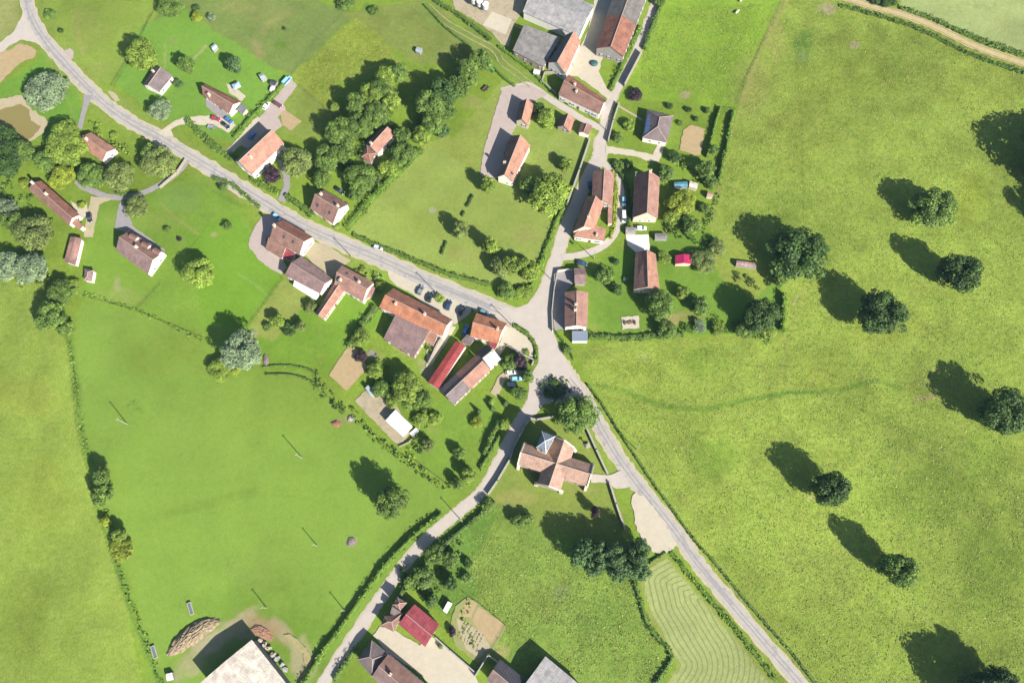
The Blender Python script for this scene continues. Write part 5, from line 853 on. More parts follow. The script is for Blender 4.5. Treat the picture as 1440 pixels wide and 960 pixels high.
def hedge(pts, wd, h, colr, label, cat='hedge', dens=5.5, name='hedge', kind=None, gap=0, leaf=.32, jit=.18):
    P = [W(p[0], p[1]) for p in smoothpts(pts, 4)]; c = P[0].copy(); seed = int(abs(P[0].x * 7 + P[0].y * 3)) % 9999; r = np.random.default_rng(seed); cs, rs = [], []
    L = 0; core = MB()
    for a, b in zip(P[:-1], P[1:]):
        d = b - a; l = d.length
        if l < 1e-6: continue
        n = Vector((-d.y, d.x, 0)).normalized(); k = max(1, int(l / (wd * .45) if not kind else l / (min(wd * .45, h * 1.1)) * 1.5)); L += l
        for i in range(k):
            if gap and r.random() < gap: continue
            for s in ((-.28, .28) if wd > 1.2 and not kind else (0,)):
                p = a.lerp(b, (i + r.random()) / k) + n * wd * (s + r.uniform(-jit, jit)) - c; hh = h * r.uniform(.8, 1.12); rr = (wd * .36 if not kind else min(wd * .3, h * 1.0)) * r.uniform(.6, 1.4)
                for z in np.arange(rr * .7, max(hh - rr * .5, rr * .8), rr * 1.1): cs.append((p.x, p.y, z)); rs.append(rr)
    if not kind: cs.append((0, 0, .3)); rs.append(.2)

    N_ = int(min(26000, L * (wd + 2 * h) * dens * (1 - gap) + 50)); V, cl = leaves(cs, rs, N_, leaf, .9, seed, .6); V[:, 2] = np.maximum(V[:, 2], .02)
    if not kind:                                            # a closed twiggy body under the leaves
        jj = [r.uniform(.8, 1.15) for _ in P]; ring = []
        for i, p in enumerate(P):
            d = (P[min(i + 1, len(P) - 1)] - P[max(i - 1, 0)]).normalized(); n = Vector((-d.y, d.x, 0)); w2 = wd * .38 * jj[i]; hh = h * .82 * jj[-i - 1]; q = p - c
            ring.append([q - n * w2 * 1.1, q - n * w2 + Vector((0, 0, hh * .8)), q - n * w2 * .5 + Vector((0, 0, hh)), q + n * w2 * .5 + Vector((0, 0, hh)), q + n * w2 + Vector((0, 0, hh * .8)), q + n * w2 * 1.1])
        quads = []
        for a, b in zip(ring[:-1], ring[1:]):
            for j in range(5): quads += [tuple(a[j]), tuple(a[j + 1]), tuple(b[j + 1]), tuple(b[j])]
        V = np.concatenate([V, np.array(quads)]); cl = np.concatenate([cl, np.full(len(quads) // 4, .35)])
    o = link(name, leafmesh(name, V, cl, leafmat(colr, LEAF[colr]))); o.location = c
    return tag(o, label, cat, None, kind) if not kind else tag(o, None, None, None, kind)
HG = [([(622, 723), (590, 747), (556, 780), (532, 808), (510, 840), (478, 885), (446, 930), (424, 966)], 1.5, 2.2, 'h', 'long bright hedge on the pasture side of the lower lane'),
 ([(697, 706), (672, 727), (645, 749), (614, 777), (590, 801), (570, 826), (558, 846)], 1.8, 2.0, 'g', 'shrubby hedge on the right bank of the lower lane'),
 ([(826, 541), (845, 566), (877, 617), (896, 645), (919, 680), (950, 722), (975, 757), (1010, 797), (1060, 858), (1110, 914), (1150, 965)], 1.1, 1.1, 'g', 'very long thin hedge on the meadow side of the right-hand road'),
 ([(497, 331), (530, 345), (560, 357), (600, 373), (631, 386), (660, 393), (688, 401)], 1.6, 1.2, 'g', 'roadside hedge at the bottom of the central pasture'), ([(700, 415), (725, 418), (742, 410), (752, 393), (760, 372), (773, 338), (784, 308), (796, 288)], 1.8, 1.5, 'h', 'hedge curving from the junction up the left of the upper lane'),
 ([(487, 322), (505, 302), (519, 285), (535, 268), (551, 251), (570, 234), (590, 212)], 3.0, 2.0, 'h', 'broad hedge on the left side of the central pasture'), ([(609, 0), (625, 10), (642, 20), (669, 41), (690, 57)], 1.6, 1.5, 'g', 'upper hedge along the grassy track near the top edge'),
 ([(597, 8), (612, 24), (625, 38), (645, 54), (664, 69)], 1.2, 1.2, 'g', 'lower hedge along the grassy track near the top edge'), ([(697, 98), (708, 110), (724, 122)], 1.2, 1.2, 'g', 'short hedge between the tractor and the pink gravel yard'), ([(701, 66), (715, 76), (731, 88), (746, 99), (759, 112), (785, 137), (800, 147)], 1.4, 1.2, 'h', 'hedge below the dark grey barn along the farm lane'),
 ([(901, 38), (889, 62), (877, 88), (867, 110), (858, 128)], 2.0, 1.4, 'h', 'hedge between the patched barn and the top lane'), ([(930, 6), (918, 36), (905, 70)], 1.6, 2.4, 'g', 'tall hedge on the field side of the top lane'), ([(1012, 153), (1006, 172), (999, 200), (993, 222)], 1.0, 2.3, 'h', 'left one of two parallel clipped hedges right of the vegetable plot'),
 ([(1031, 158), (1026, 180), (1022, 205), (1015, 232), (1010, 260)], 1.3, 2.3, 'h', 'right one of two parallel clipped hedges, against the meadow'), ([(1013, 153), (1031, 155)], .8, 1.2, 'g', 'short hedge joining the tops of the two parallel hedges'), ([(1101, 414), (1100, 440), (1099, 466)], 1.6, 3.0, 'h', 'tall narrow straight hedge at the corner of the right gardens'),
 ([(828, 473), (850, 474), (880, 475), (920, 472), (960, 470)], 2.4, 1.3, 'g', 'low scrubby hedge along the lower edge of the right gardens'), ([(705, 588), (693, 612), (680, 640)], 1.6, 2.6, 'g', 'dense hedge along the right of the orchard, upper'), ([(704, 612), (690, 636), (676, 660)], 1.4, 1.8, 'h', 'second hedge between the orchard and lower lane'),
 ([(402, 116), (388, 132), (368, 152), (348, 174), (330, 196)], 2.2, 1.8, 'h', 'bright yellow-green hedge beside the pink driveway'), ([(721, 457), (737, 467), (750, 480), (755, 497), (753, 510)], 1.5, 1.2, 'h', 'curved hedge around the gravel garden at the junction'),
 ([(892, 816), (900, 843), (910, 875), (925, 897), (940, 912), (943, 928), (932, 945), (920, 962)], 1.4, 1.4, 'g', 'winding hedge on the left of the mown hay field'), ([(943, 776), (969, 808), (1000, 844), (1040, 892), (1090, 955)], 1.5, .7, 'h', 'low hedge between the mown hay field and right-hand road'), ([(902, 798), (918, 788), (936, 776)], .9, .9, 'g', 'short hedge at the top of the mown hay field'),
 ([(405, 244), (411, 236)], 1, .8, 'g', 'small clipped hedge beside the grey driveway'), ([(353, 249), (372, 262), (395, 272)], 2.2, .9, 'h', 'low hedge on the verge below the large pale-pink house'), ([(402, 275), (430, 295), (440, 305)], 2.4, 1.6, 'g', 'hedge below the grey driveway by the square white house'), ([(665, 275), (657, 291)], .9, 1.2, 'd', 'short hedge in the central pasture, upper piece'), ([(653, 298), (650, 304)], 1, 1.1, 'd', 'tiny hedge clump in the central pasture'), ([(628, 340), (621, 358)], .9, 1.2, 'd', 'short hedge in the central pasture, lower piece'),
 ([(262, 168), (285, 190), (310, 212), (330, 224)], 2.6, 1.2, 'g', 'hedge between the main road and lawn above it'), ([(530, 432), (515, 450), (500, 472), (492, 488)], 2.6, 2.0, 'g', 'hedge casting shade left of the broad mauve-roofed barn'), ([(300, 250), (330, 262), (350, 280), (366, 292)], 1.6, 1, 'g', 'hedge on the lower side of the main road'), ([(780, 465), (800, 492), (806, 505)], 1.0, .8, 'g', 'low hedge on the verge right of the junction'),
 ([(864, 236), (880, 258), (884, 290), (882, 320)], 1.4, 1.2, 'd', 'dark hedge between the looping lane and brown-roofed house'), ([(862, 240), (866, 262), (865, 290), (863, 320), (856, 336)], 1.6, .5, 'y', 'low grassy hedge right of the old terrace'), ([(500, 912), (488, 930), (470, 955)], 1.6, 1.8, 'g', 'hedge on the right of the lane at the bottom edge'),
 ([(1265, 12), (1307, 26), (1340, 40), (1390, 62), (1440, 78), (1490, 95)], 2.4, .9, 'g', 'upper grassy hedge along the farm track at top right'), ([(1180, 8), (1250, 27), (1300, 45), (1350, 70), (1400, 90), (1470, 112)], 2.0, .6, 'g', 'lower grassy hedge along the farm track at top right'), ([(370, 516), (400, 514), (430, 518), (447, 528)], .9, .7, 'g', 'upper of two hedge lines above the big pasture'), ([(375, 527), (405, 527), (430, 533), (450, 545)], 1.0, .9, 'g', 'lower of two hedge lines above the big pasture')]
for h_ in HG: hedge(*h_)
# weeds and scrub along ditches: nobody could count them
for pts, wd, h, c_, gp in [([(97, 470), (104, 520), (112, 580), (122, 630), (132, 655)], 1.6, .25, 'h', .35), ([(150, 715), (160, 770), (178, 825), (200, 885), (225, 950), (232, 975)], 2.0, .28, 'h', .35), ([(118, 412), (160, 425), (205, 442), (250, 462), (285, 478)], 1.6, .25, 'h', .2), ([(440, 525), (460, 555), (480, 570), (500, 585)], 4.2, .7, 'g', .2),
    ([(500, 585), (525, 612), (552, 634), (590, 660), (630, 690)], 2.8, .6, 'g', .2), ([(575, 640), (600, 600), (590, 570)], 3.5, .9, 'l', .3), ([(560, 800), (590, 830), (640, 800), (640, 770), (600, 780)], 6, .8, 'g', .2), ([(1010, 262), (1003, 290), (990, 330), (1000, 350)], 2.4, .8, 'g', .3), ([(950, 225), (985, 245), (985, 262)], 4, .9, 'l', .3), ([(935, 320), (960, 335), (985, 340)], 5, 1.0, 'd', .3), ([(840, 375), (860, 385), (850, 400)], 4, .8, 'g', .4), ([(960, 462), (1000, 455), (1040, 462), (1090, 475)], 5, 1.1, 'g', .25), ([(1030, 385), (1080, 405), (1095, 400)], 4, 1, 'o', .4), ([(480, 240), (520, 232), (540, 250), (520, 270)], 5, 1.4, 'd', .3),
    ([(10, 250), (20, 280), (60, 300), (70, 340)], 6, 1.2, 'g', .4), ([(30, 400), (60, 392), (110, 400)], 5, 1.2, 'l', .3), ([(130, 170), (150, 200), (190, 215), (210, 200)], 4, 1, 'l', .4), ([(520, 120), (550, 160), (510, 200), (480, 220)], 9, 2.0, 'd', .2), ([(670, 90), (640, 125), (610, 160), (600, 190)], 9, 2.4, 'd', .2), ([(660, 845), (652, 880), (668, 905)], 2, .4, 'l', .4), ([(540, 500), (530, 530), (560, 560), (600, 580)], 7, 1.4, 'g', .25), ([(495, 376), (520, 385), (538, 392)], 3, .7, 'o', .5), ([(600, 480), (606, 500)], 2.5, .8, 'l', .3), ([(640, 505), (662, 492)], 1.4, .8, 'l', .2), ([(760, 545), (781, 533), (797, 548), (795, 558), (765, 559), (760, 545)], 3, .9, 'd', .1), ([(820, 785), (860, 795), (900, 790)], 9, 2, 'd', .2)]:
    hedge(pts, wd, h, c_, None, name='scrub', kind='stuff', gap=gp, dens=3.0, leaf=.38, jit=.5)
# crop rows
for k_ in range(7):
    a = (647 + k_ * 4.2, 870 + k_ * 3.4); hedge([(a[0] + 8, a[1] + 2), (a[0] + 1, a[1] + 14), (a[0] - 3, a[1] + 26)], .7, .35, 'g' if k_ % 3 else 'l', None, name='vegetable_row', kind='stuff', dens=5, leaf=.2)
# tall grass tufts through the rough meadows (uncountable)
def tufts():
    polys = [([(1110, 0), (1440, 100), (1440, 960), (1150, 960), (980, 740), (880, 620), (815, 495), (1100, 485), (1105, 380), (1010, 330), (1015, 240)], 46000), ([(660, 750), (760, 760), (890, 820), (930, 915), (915, 960), (800, 945), (770, 915), (715, 890), (660, 830)], 9000), ([(505, 35), (415, 105), (470, 150), (500, 110), (550, 75)], 2500), ([(905, 60), (930, 10), (1095, 5), (1040, 145), (900, 125)], 7000)]
    Vs, cl = [], []
    for poly, n in polys:
        xs = [p[0] for p in poly]; ys = [p[1] for p in poly]; X = rng.uniform(min(xs), max(xs), n * 2); Y = rng.uniform(min(ys), max(ys), n * 2); k = inside(poly, X, Y); X = X[k]; Y = Y[k]
        dens_ = lattice(X, Y, 9, 41) + .5 * lattice(X, Y, 30, 42); k = dens_ > rng.uniform(.3, 1.15, X.size); X = X[k]; Y = Y[k]
        D = np.stack([X - CX, -(Y - CY), np.full_like(X, -F)], -1) @ Mn.T; t = -H / D[:, 2]; P = np.stack([D[:, 0] * t, D[:, 1] * t, np.zeros_like(t)], -1)
        m = len(P); a = rng.uniform(0, 6.28, m); s = rng.uniform(.1, .28, m); hh = rng.uniform(.06, .22, m); t1 = np.stack([np.cos(a) * s, np.sin(a) * s, 0 * a], -1); lean = rng.normal(size=(m, 3)) * .25; lean[:, 2] = hh
        Vs.append(np.stack([P - t1, P + t1, P + t1 * .6 + lean, P - t1 * .6 + lean], 1).reshape(-1, 3)); cl.append(rng.random(m))
    me_ = leafmesh('tall_grass', np.concatenate(Vs), np.concatenate(cl), leafmat('grass', C(166, 188, 86), .35)); tag(link('tall_grass', me_), kind='stuff')
tufts()
# ------------------------------------------------------------------ vehicles
CARC = {'black': (.012, .013, .016), 'navy': (.02, .04, .1), 'blue': (.03, .12, .34), 'red': (.3, .02, .03), 'white': (.62, .62, .6), 'grey': (.16, .17, .18), 'teal': (.1, .2, .22), 'darkred': (.12, .03, .03), 'lightblue': (.2, .42, .55), 'silver': (.42, .43, .44)}
def car_parts(colr, van=False):
    key = ('car', colr, van)
    if key in MESH: return MESH[key]
    paint = gloss('paint_' + colr, CARC[colr], .28, .6); L, Wd = (2.5, .95) if van else (2.12, .88); hz = 2.0 if van else 1.45; out = []
    ring = lambda x, w_, z0, z1: [(x, -w_ * .92, z0), (x, -w_, (z0 + z1) / 2), (x, -w_ * .9, z1), (x, w_ * .9, z1), (x, w_, (z0 + z1) / 2), (x, w_ * .92, z0)]
    m = MB(); st = [(-L, Wd * .8, .45, .8), (-L + .12, Wd * .95, .3, .95), (-1.2, Wd, .25, .98), (0, Wd, .25, .95), (1.1, Wd, .25, .9), (L - .35, Wd * .95, .28, .8), (L - .05, Wd * .8, .35, .66), (L, Wd * .7, .42, .6)]
    m.loft([ring(*s) for s in st]); out.append(('body', m.data('body', paint)))
    rect = lambda x0, x1, w_, z: [(x0, -w_, z), (x1, -w_, z), (x1, w_, z), (x0, w_, z)]
    b0, b1, t0, t1 = (-L + .1, 1.75, -L + .2, 1.1) if van else (-1.95, 1.15, -1.5, .3)
    m = MB(); m.loft([rect(b0, b1, Wd * .9, .9), rect(t0, t1, Wd * .74, hz - .06)]); out.append(('windows', m.data('windows', M_glass)))
    m = MB(); m.loft([rect(t0 - .03, t1 + .03, Wd * .76, hz - .06), rect(t0 + .06, t1 - .06, Wd * .7, hz)])
    out.append(('roof', m.data('roof', paint)))
    w1 = MB(); w1.tube((0, -.11, 0), (0, .11, 0), .33, .33, 14); tyre = w1.data('tyre', M_dark); w2 = MB(); w2.tube((0, -.12, 0), (0, .12, 0), .2, .2, 10); rim = w2.data('rim', M_metal)
    h = MB(); h.box((0, 0, 0), (.12, .34, .16)); head = h.data('headlight', gloss('lamp_glass', (.7, .72, .74), .1)); h = MB(); h.box((0, 0, 0), (.1, .3, .16)); tail = h.data('taillight', gloss('red_lamp', (.35, .01, .01), .2))
    MESH[key] = (out, tyre, rim, head, tail, L, Wd); return MESH[key]
def car(px, py, dx, dy, colr, label, van=False, group='parked cars', cat='car'):
    a = W(px, py); b = W(px + dx * 5, py + dy * 5); ang = math.atan2((b - a).y, (b - a).x); root = empty('parked_van' if van else 'parked_car', (a.x, a.y, .05), ang, label, 'van' if van else cat, group)
    out, tyre, rim, head, tail, L, Wd = car_parts(colr, van)
    for nm, me_ in out: link(nm, me_, root)
    for x in (-L * .64, L * .62):
        for y in (-Wd * .93, Wd * .93): w_ = link('wheel', tyre, root); w_.location = (x, y, .33); link('rim', rim, w_)
    for y in (-.58, .58):
        o = link('headlight', head, root); o.location = (L - .03, y, .62); o = link('taillight', tail, root); o.location = (-L + .03, y, .75)
    return root
for c_ in [(304, 168, 1, .25, 'red', 'bright red car at the end of the cream driveway'), (322.5, 170.6, .75, .6, 'blue', 'light blue car, right one of three by the brown-roofed house', False), (318, 177.5, .75, .55, 'black', 'black car nearest the hedge by the brown-roofed house'), (375, 150, .6, -.8, 'white', 'white car on the pink driveway beside the yellow hedge'), (391, 148, .8, .5, 'darkred', 'dark red car on the pink driveway beside the sand plot'),
    (355.6, 192, .5, -.8, 'blue', 'blue car in shade above the large pale-pink house'), (127, 307, .1, 1, 'black', 'black car on the tan drive by the long low house'), (478, 269, .8, .55, 'black', 'black car above the square white house'), (524.6, 248, .4, .9, 'navy', 'dark blue car under the broad pasture hedge'), (532, 349, 1, .25, 'silver', 'silver car standing on the verge above the main road'), (390, 306, .6, .5, 'lightblue', 'pale blue car in the shade of the road-bend house'),
    (591.7, 409, .45, -.9, 'grey', 'dark grey car, left one of three above the orange farmhouse'), (604.7, 419, .3, -.9, 'black', 'black car, middle one of three above the orange farmhouse'), (631, 430, .35, -.9, 'navy', 'navy car, right one of three above the orange farmhouse'), (649, 437, .5, -.9, 'black', 'black car in the shade left of the orange cottage'), (681, 440, .9, .4, 'teal', 'teal car parked along the upper eave of the orange cottage'),
    (655, 465, .3, -.95, 'blue', 'shiny blue car between orange farmhouse and orange cottage'), (719, 524, .9, -.1, 'white', 'white car on the tan path near the junction'), (726, 533, 1, -.1, 'lightblue', 'mid blue car just below the white car near junction'), (738.5, 516, .05, 1, 'black', 'small black car right of the purple tree'), (877, 284, .05, 1, 'lightblue', 'pale blue car on the looping lane above the white van'), (830, 263, .2, 1, 'navy', 'navy car in the terrace shadow on the upper lane'), (818, 371, 1, .2, 'navy', 'navy car beside the garage above the junction house')]:
    car(*c_[:6])
car(877, 306, .03, 1, 'white', 'white van on the looping lane beside the dark hedge', True, 'parked vans'); car(404, 115, .7, -.75, 'lightblue', 'pale van at the top end of the pink driveway', True, 'parked vans'); car(901, 322, 1, 0, 'white', 'white car below the gable of the brown-roofed lane house')
def trailer(px, py, dx, dy, label, mat=None):
    a = W(px, py); b = W(px + dx * 5, py + dy * 5); root = empty('trailer', a, math.atan2((b - a).y, (b - a).x), label, 'trailer'); mt = mat or M_metal
    m = MB(); m.box((0, 0, .62), (3.0, 1.5, .08)); m.box((-1.5, 0, .85), (.06, 1.5, .4)); m.box((1.5, 0, .85), (.06, 1.5, .4)); m.box((0, -.75, .85), (3.0, .06, .4)); m.box((0, .75, .85), (3.0, .06, .4)); m.obj('bed', mt, root)
    m = MB(); m.tube((1.5, 0, .55), (2.5, 0, .5), .05, .05, 6); m.obj('drawbar', M_metal, root)
    for y in (-.82, .82): m = MB(); m.tube((0, y - .1, .32), (0, y + .1, .32), .32, .32, 12); m.obj('wheel', M_dark, root)
trailer(298, 180, 1, .15, 'empty grey trailer on the lawn below the red car'); trailer(719, 541, 1, .05, 'small pale trailer below the mid blue car'); trailer(583, 608, .7, -.6, 'white trailer at the lower right of the white cabin', plain('white_panel', (.6, .6, .58), .6, .05, 2))
def tractor(px, py, rz):
    root = empty('tractor', W(px, py), rz, 'green tractor parked by the diagonal wood', 'tractor'); g = gloss('tractor_green', (.06, .22, .04), .4, .3)
    m = MB(); m.loft([[(0, -.4, .7), (0, .4, .7), (0, .4, 1.5), (0, -.4, 1.5)], [(1.9, -.35, .7), (1.9, .35, .7), (1.9, .3, 1.3), (1.9, -.3, 1.3)]]); m.obj('bonnet', g, root)
    m = MB(); m.loft([[(-1.3, -.75, 1.0), (.1, -.75, 1.0), (.1, .75, 1.0), (-1.3, .75, 1.0)], [(-1.15, -.65, 2.4), (0, -.65, 2.4), (0, .65, 2.4), (-1.15, .65, 2.4)]]); m.obj('cab', M_glass, root)
    m = MB(); m.box((-.58, 0, 2.47), (1.4, 1.5, .12)); m.obj('roof', plain('white_panel', (.6, .6, .58)), root); m = MB(); m.box((-.9, -.9, 1.5), (1.2, .4, .08)); m.box((-.9, .9, 1.5), (1.2, .4, .08)); m.obj('mudguard', g, root)
    for x, r in ((-.9, .75), (1.5, .45)):
        for y in (-.9, .9): m = MB(); m.tube((x, y - .2, r), (x, y + .2, r), r, r, 16); w_ = m.obj('wheel', M_dark, root); m = MB(); m.tube((x, y - .22, r), (x, y + .22, r), r * .5, r * .5, 10); m.obj('rim', gloss('rim_yellow', (.5, .4, .05), .4), w_)
tractor(690, 98, -.6); trailer(683, 126, .6, -.6, 'small cart on the grass below the green tractor', M_bark)
def silo():
    root = empty('feed_silo', (0, 0, 0)); m = MB(); c8 = lambda r, z, n=16: [(r * math.cos(i * 2 * math.pi / n), r * math.sin(i * 2 * math.pi / n), z) for i in range(n)]
    m.loft([c8(.3, 1.0), c8(1.35, 2.6), c8(1.35, 5.2)]); m.obj('hopper', plain('silo_metal', C(214, 212, 206, .5), .5, .08, 1), root); m = MB(); m.loft([c8(1.42, 5.2), c8(.35, 6.0), c8(.3, 6.15)]); m.obj('lid', plain('silo_lid', (.65, .65, .63), .5, .05, 2), root)
    for a in range(4): x, y = 1.2 * math.cos(a * 1.571 + .78), 1.2 * math.sin(a * 1.571 + .78); m = MB(); m.tube((x, y, 0), (x, y, 3.0), .07, .07, 6); m.obj('leg', M_metal, root)
    return root
def copy_tree(o, parent=None):
    c = o.copy(); COL.objects.link(c); c.parent = parent
    for ch in list(o.children): copy_tree(ch, c)
    return c
s0 = silo()
for i, (x, y, w_) in enumerate([(667, 9, 'left'), (675, 13, 'middle'), (683, 17, 'right')]):
    o = s0 if i == 0 else copy_tree(s0); o.location = W(x, y); tag(o, 'white-topped feed silo, %s one of three in a row' % w_, 'silo', 'feed silos')
# ------------------------------------------------------------------ poles
def pole():
    root = empty('utility_pole', (0, 0, 0)); m = MB(); m.tube((0, 0, -.3), (0, 0, 8.5), .17, .11, 10); m.obj('mast', plain('weathered_pole', C(206, 200, 184, .4), .8, .15, 2), root)
    m = MB(); m.box((0, 0, 8.1), (1.0, .1, .1)); m.obj('crossarm', M_metal, root)
    for x in (-.42, 0, .42): m = MB(); m.tube((x, 0, 8.16), (x, 0, 8.4), .05, .07, 8); m.obj('insulator', gloss('porcelain', (.6, .6, .58), .2), root)
    return root
p0 = pole()
for i, (x, y, a, l) in enumerate([(179, 596, .6, 'tall pole in the left pasture, nearest the weedy ditch'), (425, 644, .6, 'tall pole in the middle of the left pasture'), (375, 854, .6, 'tall pole in the pasture above the huge off-white barn'), (446, 767, .6, 'tall pole in the pasture near the pale bare patch'), (650, 733, 1, 'pole beside the lower lane below the orchard'), (485, 858, .7, 'pole beside the long bright hedge of the lower lane'),
    (495, 362, 1, 'pole on the verge below the main road near the L-shaped farmhouse'), (719, 457, .8, 'pole at the corner of the orange cottage garden'), (612.5, 411, .8, 'pole between the cars above the orange farmhouse'), (852, 183, .7, 'pole where the farm lane meets the upper lane'), (779, 397, .9, 'pole at the courtyard corner above the junction'), (835, 364, .6, 'pole below the looping lane near the garage'), (895, 632, 1, 'pole on the meadow edge opposite the church'), (891, 256, 0, 'pole above the left eave of the brown-roofed lane house')]):
    o = p0 if i == 0 else copy_tree(p0); o.location = W(x, y); o.rotation_euler = (0, 0, a); o.scale = (1, 1, .68) if y in (854, 767, 858) else (1, 1, .95); tag(o, l, 'utility pole', 'utility poles')
# ------------------------------------------------------------------ farm heaps and small things
def heap(name, pts, wd, h, mat, kind=None, label=None, cat=None, group=None):
    P = [W(*p) for p in pts]; c = P[0].copy(); m = MB(); n = 16; rings = []; r = random.Random(5)
    sp = []; 
    for a, b in zip(P[:-1], P[1:]):
        k = max(2, int((b - a).length / .8)); sp += [a.lerp(b, i / k) for i in range(k)]
    sp.append(P[-1])
    for i, p in enumerate(sp):
        d = (sp[min(i + 1, len(sp) - 1)] - sp[max(i - 1, 0)]).normalized(); nn = Vector((-d.y, d.x, 0)); t = i / (len(sp) - 1); e = max(.12, math.sin(math.pi * min(max(t, .02), .98)) ** .5); ring = []
        for j in range(n):
            s = j / (n - 1) * 2 - 1; z = h * e * max(0, 1 - s * s) ** .7 * r.uniform(.75, 1.15) - .05; q = p - c + nn * s * wd / 2 * e * r.uniform(.85, 1.15) + d * r.uniform(-.3, .3); ring.append((q.x, q.y, z if 0 < j < n - 1 else -.1))
        rings.append(ring)
    for a, b in zip(rings[:-1], rings[1:]):
        for j in range(n - 1): m.face([a[j], a[j + 1], b[j + 1], b[j]])
    o = m.obj(name, mat); o.location = c; return tag(o, label, cat, group, kind)
heap('straw_heap', [(236, 920), (262, 898), (285, 882), (310, 872)], 6.2, 1.9, earth('straw_heap', C(184, 164, 132), .4, 1.3, .95, (C(112, 98, 90), .9, .9)), label='long brown straw and manure heap left of the huge barn', cat='heap')
heap('rubble_heap', [(352, 884), (362, 884), (376, 893), (384, 900)], 3.6, .9, earth('rubble', C(196, 150, 122), .45, 2.2, .95, (C(120, 100, 92), 1.6, .9)), label='orange brick rubble heap at the top corner of the huge barn', cat='heap')
heap('brush_pile', [(373, 498), (375, 516)], 2.2, .9, earth('dry_brush', C(164, 148, 146), .4, 2, .95, (C(110, 96, 90), 1.5, .8)), label='grey brush pile below the big silvery tree', cat='brush pile')
heap('brush_pile', [(488, 765), (500, 757)], 3.2, .7, earth('dry_brush', C(164, 148, 146)), label='grey brush pile alone in the big left pasture', cat='brush pile')
heap('compost_heap', [(466, 594), (480, 597)], 2.6, .8, earth('compost', C(180, 132, 104), .35, 2), label='reddish compost heap at the edge of the big pasture', cat='compost heap')
heap('log_pile', [(489, 592), (496, 584)], 2.2, .8, earth('logs', C(196, 184, 172), .4, 3), label='pale log pile right of the reddish compost heap', cat='log pile')
for x, y, l in [(537, 389, 'bin by the shrub above the orange farmhouse gable'), (664, 437, 'bin at the upper corner of the orange cottage'), (806, 343, 'bin at the lower corner of the old terrace'), (347, 165, 'bin beside the conservatory of the brown-roofed house'), (489, 288, 'bin on the porch side of the square white house')]:
    b0 = empty('wheelie_bin', W(x, y) + Vector((0, 0, .06)), x * .1, 'dark green ' + l, 'bin', 'wheelie bins'); m = MB(); m.prism([(-.24, -.28, .06), (.24, -.28, .06), (.24, .28, .06), (-.24, .28, .06)], [(-.3, -.36, 1.0), (.3, -.36, 1.0), (.3, .36, 1.0), (-.3, .36, 1.0)]); m.obj('body', gloss('bin_green', (.02, .07, .03), .5), b0)
    m = MB(); m.box((0, 0, 1.05), (.64, .78, .08)); m.obj('lid', gloss('bin_green', (.02, .07, .03)), b0)
M_pal = earth('stone_block', C(222, 206, 190, .45), .2, 2)
for i, (x, y) in enumerate([(366, 901), (372, 906), (378, 911), (384, 920), (390, 926), (396, 933), (402, 941)]):
    m = MB(); r = random.Random(i)
    for k_ in range(5): m.box((r.uniform(-.5, .5), r.uniform(-.4, .4), .25 + .3 * (k_ // 2)), (r.uniform(.8, 1.5), r.uniform(.6, 1), .4), r.uniform(0, 1))
    o = m.obj('stone_stack', M_pal if i < 4 else plain('stack_grey', C(206, 206, 206, .45), .8, .2, 2)); o.location = W(x, y); o.rotation_euler = (0, 0, r.uniform(0, 3))
    tag(o, ['pinkish', 'cream', 'tan', 'pale', 'light grey', 'grey', 'lowest grey'][i] + ' block stack, number %s down the row beside the huge barn' % ['one', 'two', 'three', 'four', 'five', 'six', 'seven'][i], 'block stack', 'block stacks beside the huge barn')
def trough(px, py, dx, dy, label):
    a = W(px, py); b = W(px + dx, py + dy); o = empty('water_trough', a, math.atan2((b - a).y, (b - a).x), label, 'trough', 'field troughs'); m = MB()
    for y in (-.6, .6): m.box((0, y, .4), (4.2, .12, .6))
    for x in (-2.04, 2.04): m.box((x, 0, .4), (.12, 1.08, .6))
    m.box((0, 0, .12), (3.96, 1.08, .1)); m.obj('basin', plain('galvanised', C(220, 214, 206, .5), .5, .15, 2), o)
    m = MB(); m.face([(-1.98, -.54, .5), (1.98, -.54, .5), (1.98, .54, .5), (-1.98, .54, .5)]); m.obj('water', gloss('water', (.1, .12, .12), .05), o)
trough(268.5, 855, .3, 1, 'pale feed trough in the pasture above the straw heap'); trough(217.5, 916, .3, 1, 'grey feed trough in the weedy strip at bottom left'); trough(692, 116, 1, .5, 'small trough on the gravel beside the farm track') if False else None
def gazebo(px, py):
    root = empty('gazebo', W(px, py), .5, 'pale blue square gazebo canopy on the lawn above the brown-roofed house', 'gazebo'); m = MB(); t = (0, 0, 3.0)
    q = [(-1.6, -1.6, 2.2), (1.6, -1.6, 2.2), (1.6, 1.6, 2.2), (-1.6, 1.6, 2.2)]
    for i in range(4): slope_face(m, q[i], q[(i + 1) % 4], t, t, .05)
    m.obj('canopy', plain('pale_blue_fabric', C(190, 216, 240, .5), .8, .05, 2), root)
    for x, y in ((-1.5, -1.5), (1.5, -1.5), (1.5, 1.5), (-1.5, 1.5)): m = MB(); m.tube((x, y, 0), (x, y, 2.2), .05, .05, 6); m.obj('post', M_metal, root)
gazebo(335, 125)
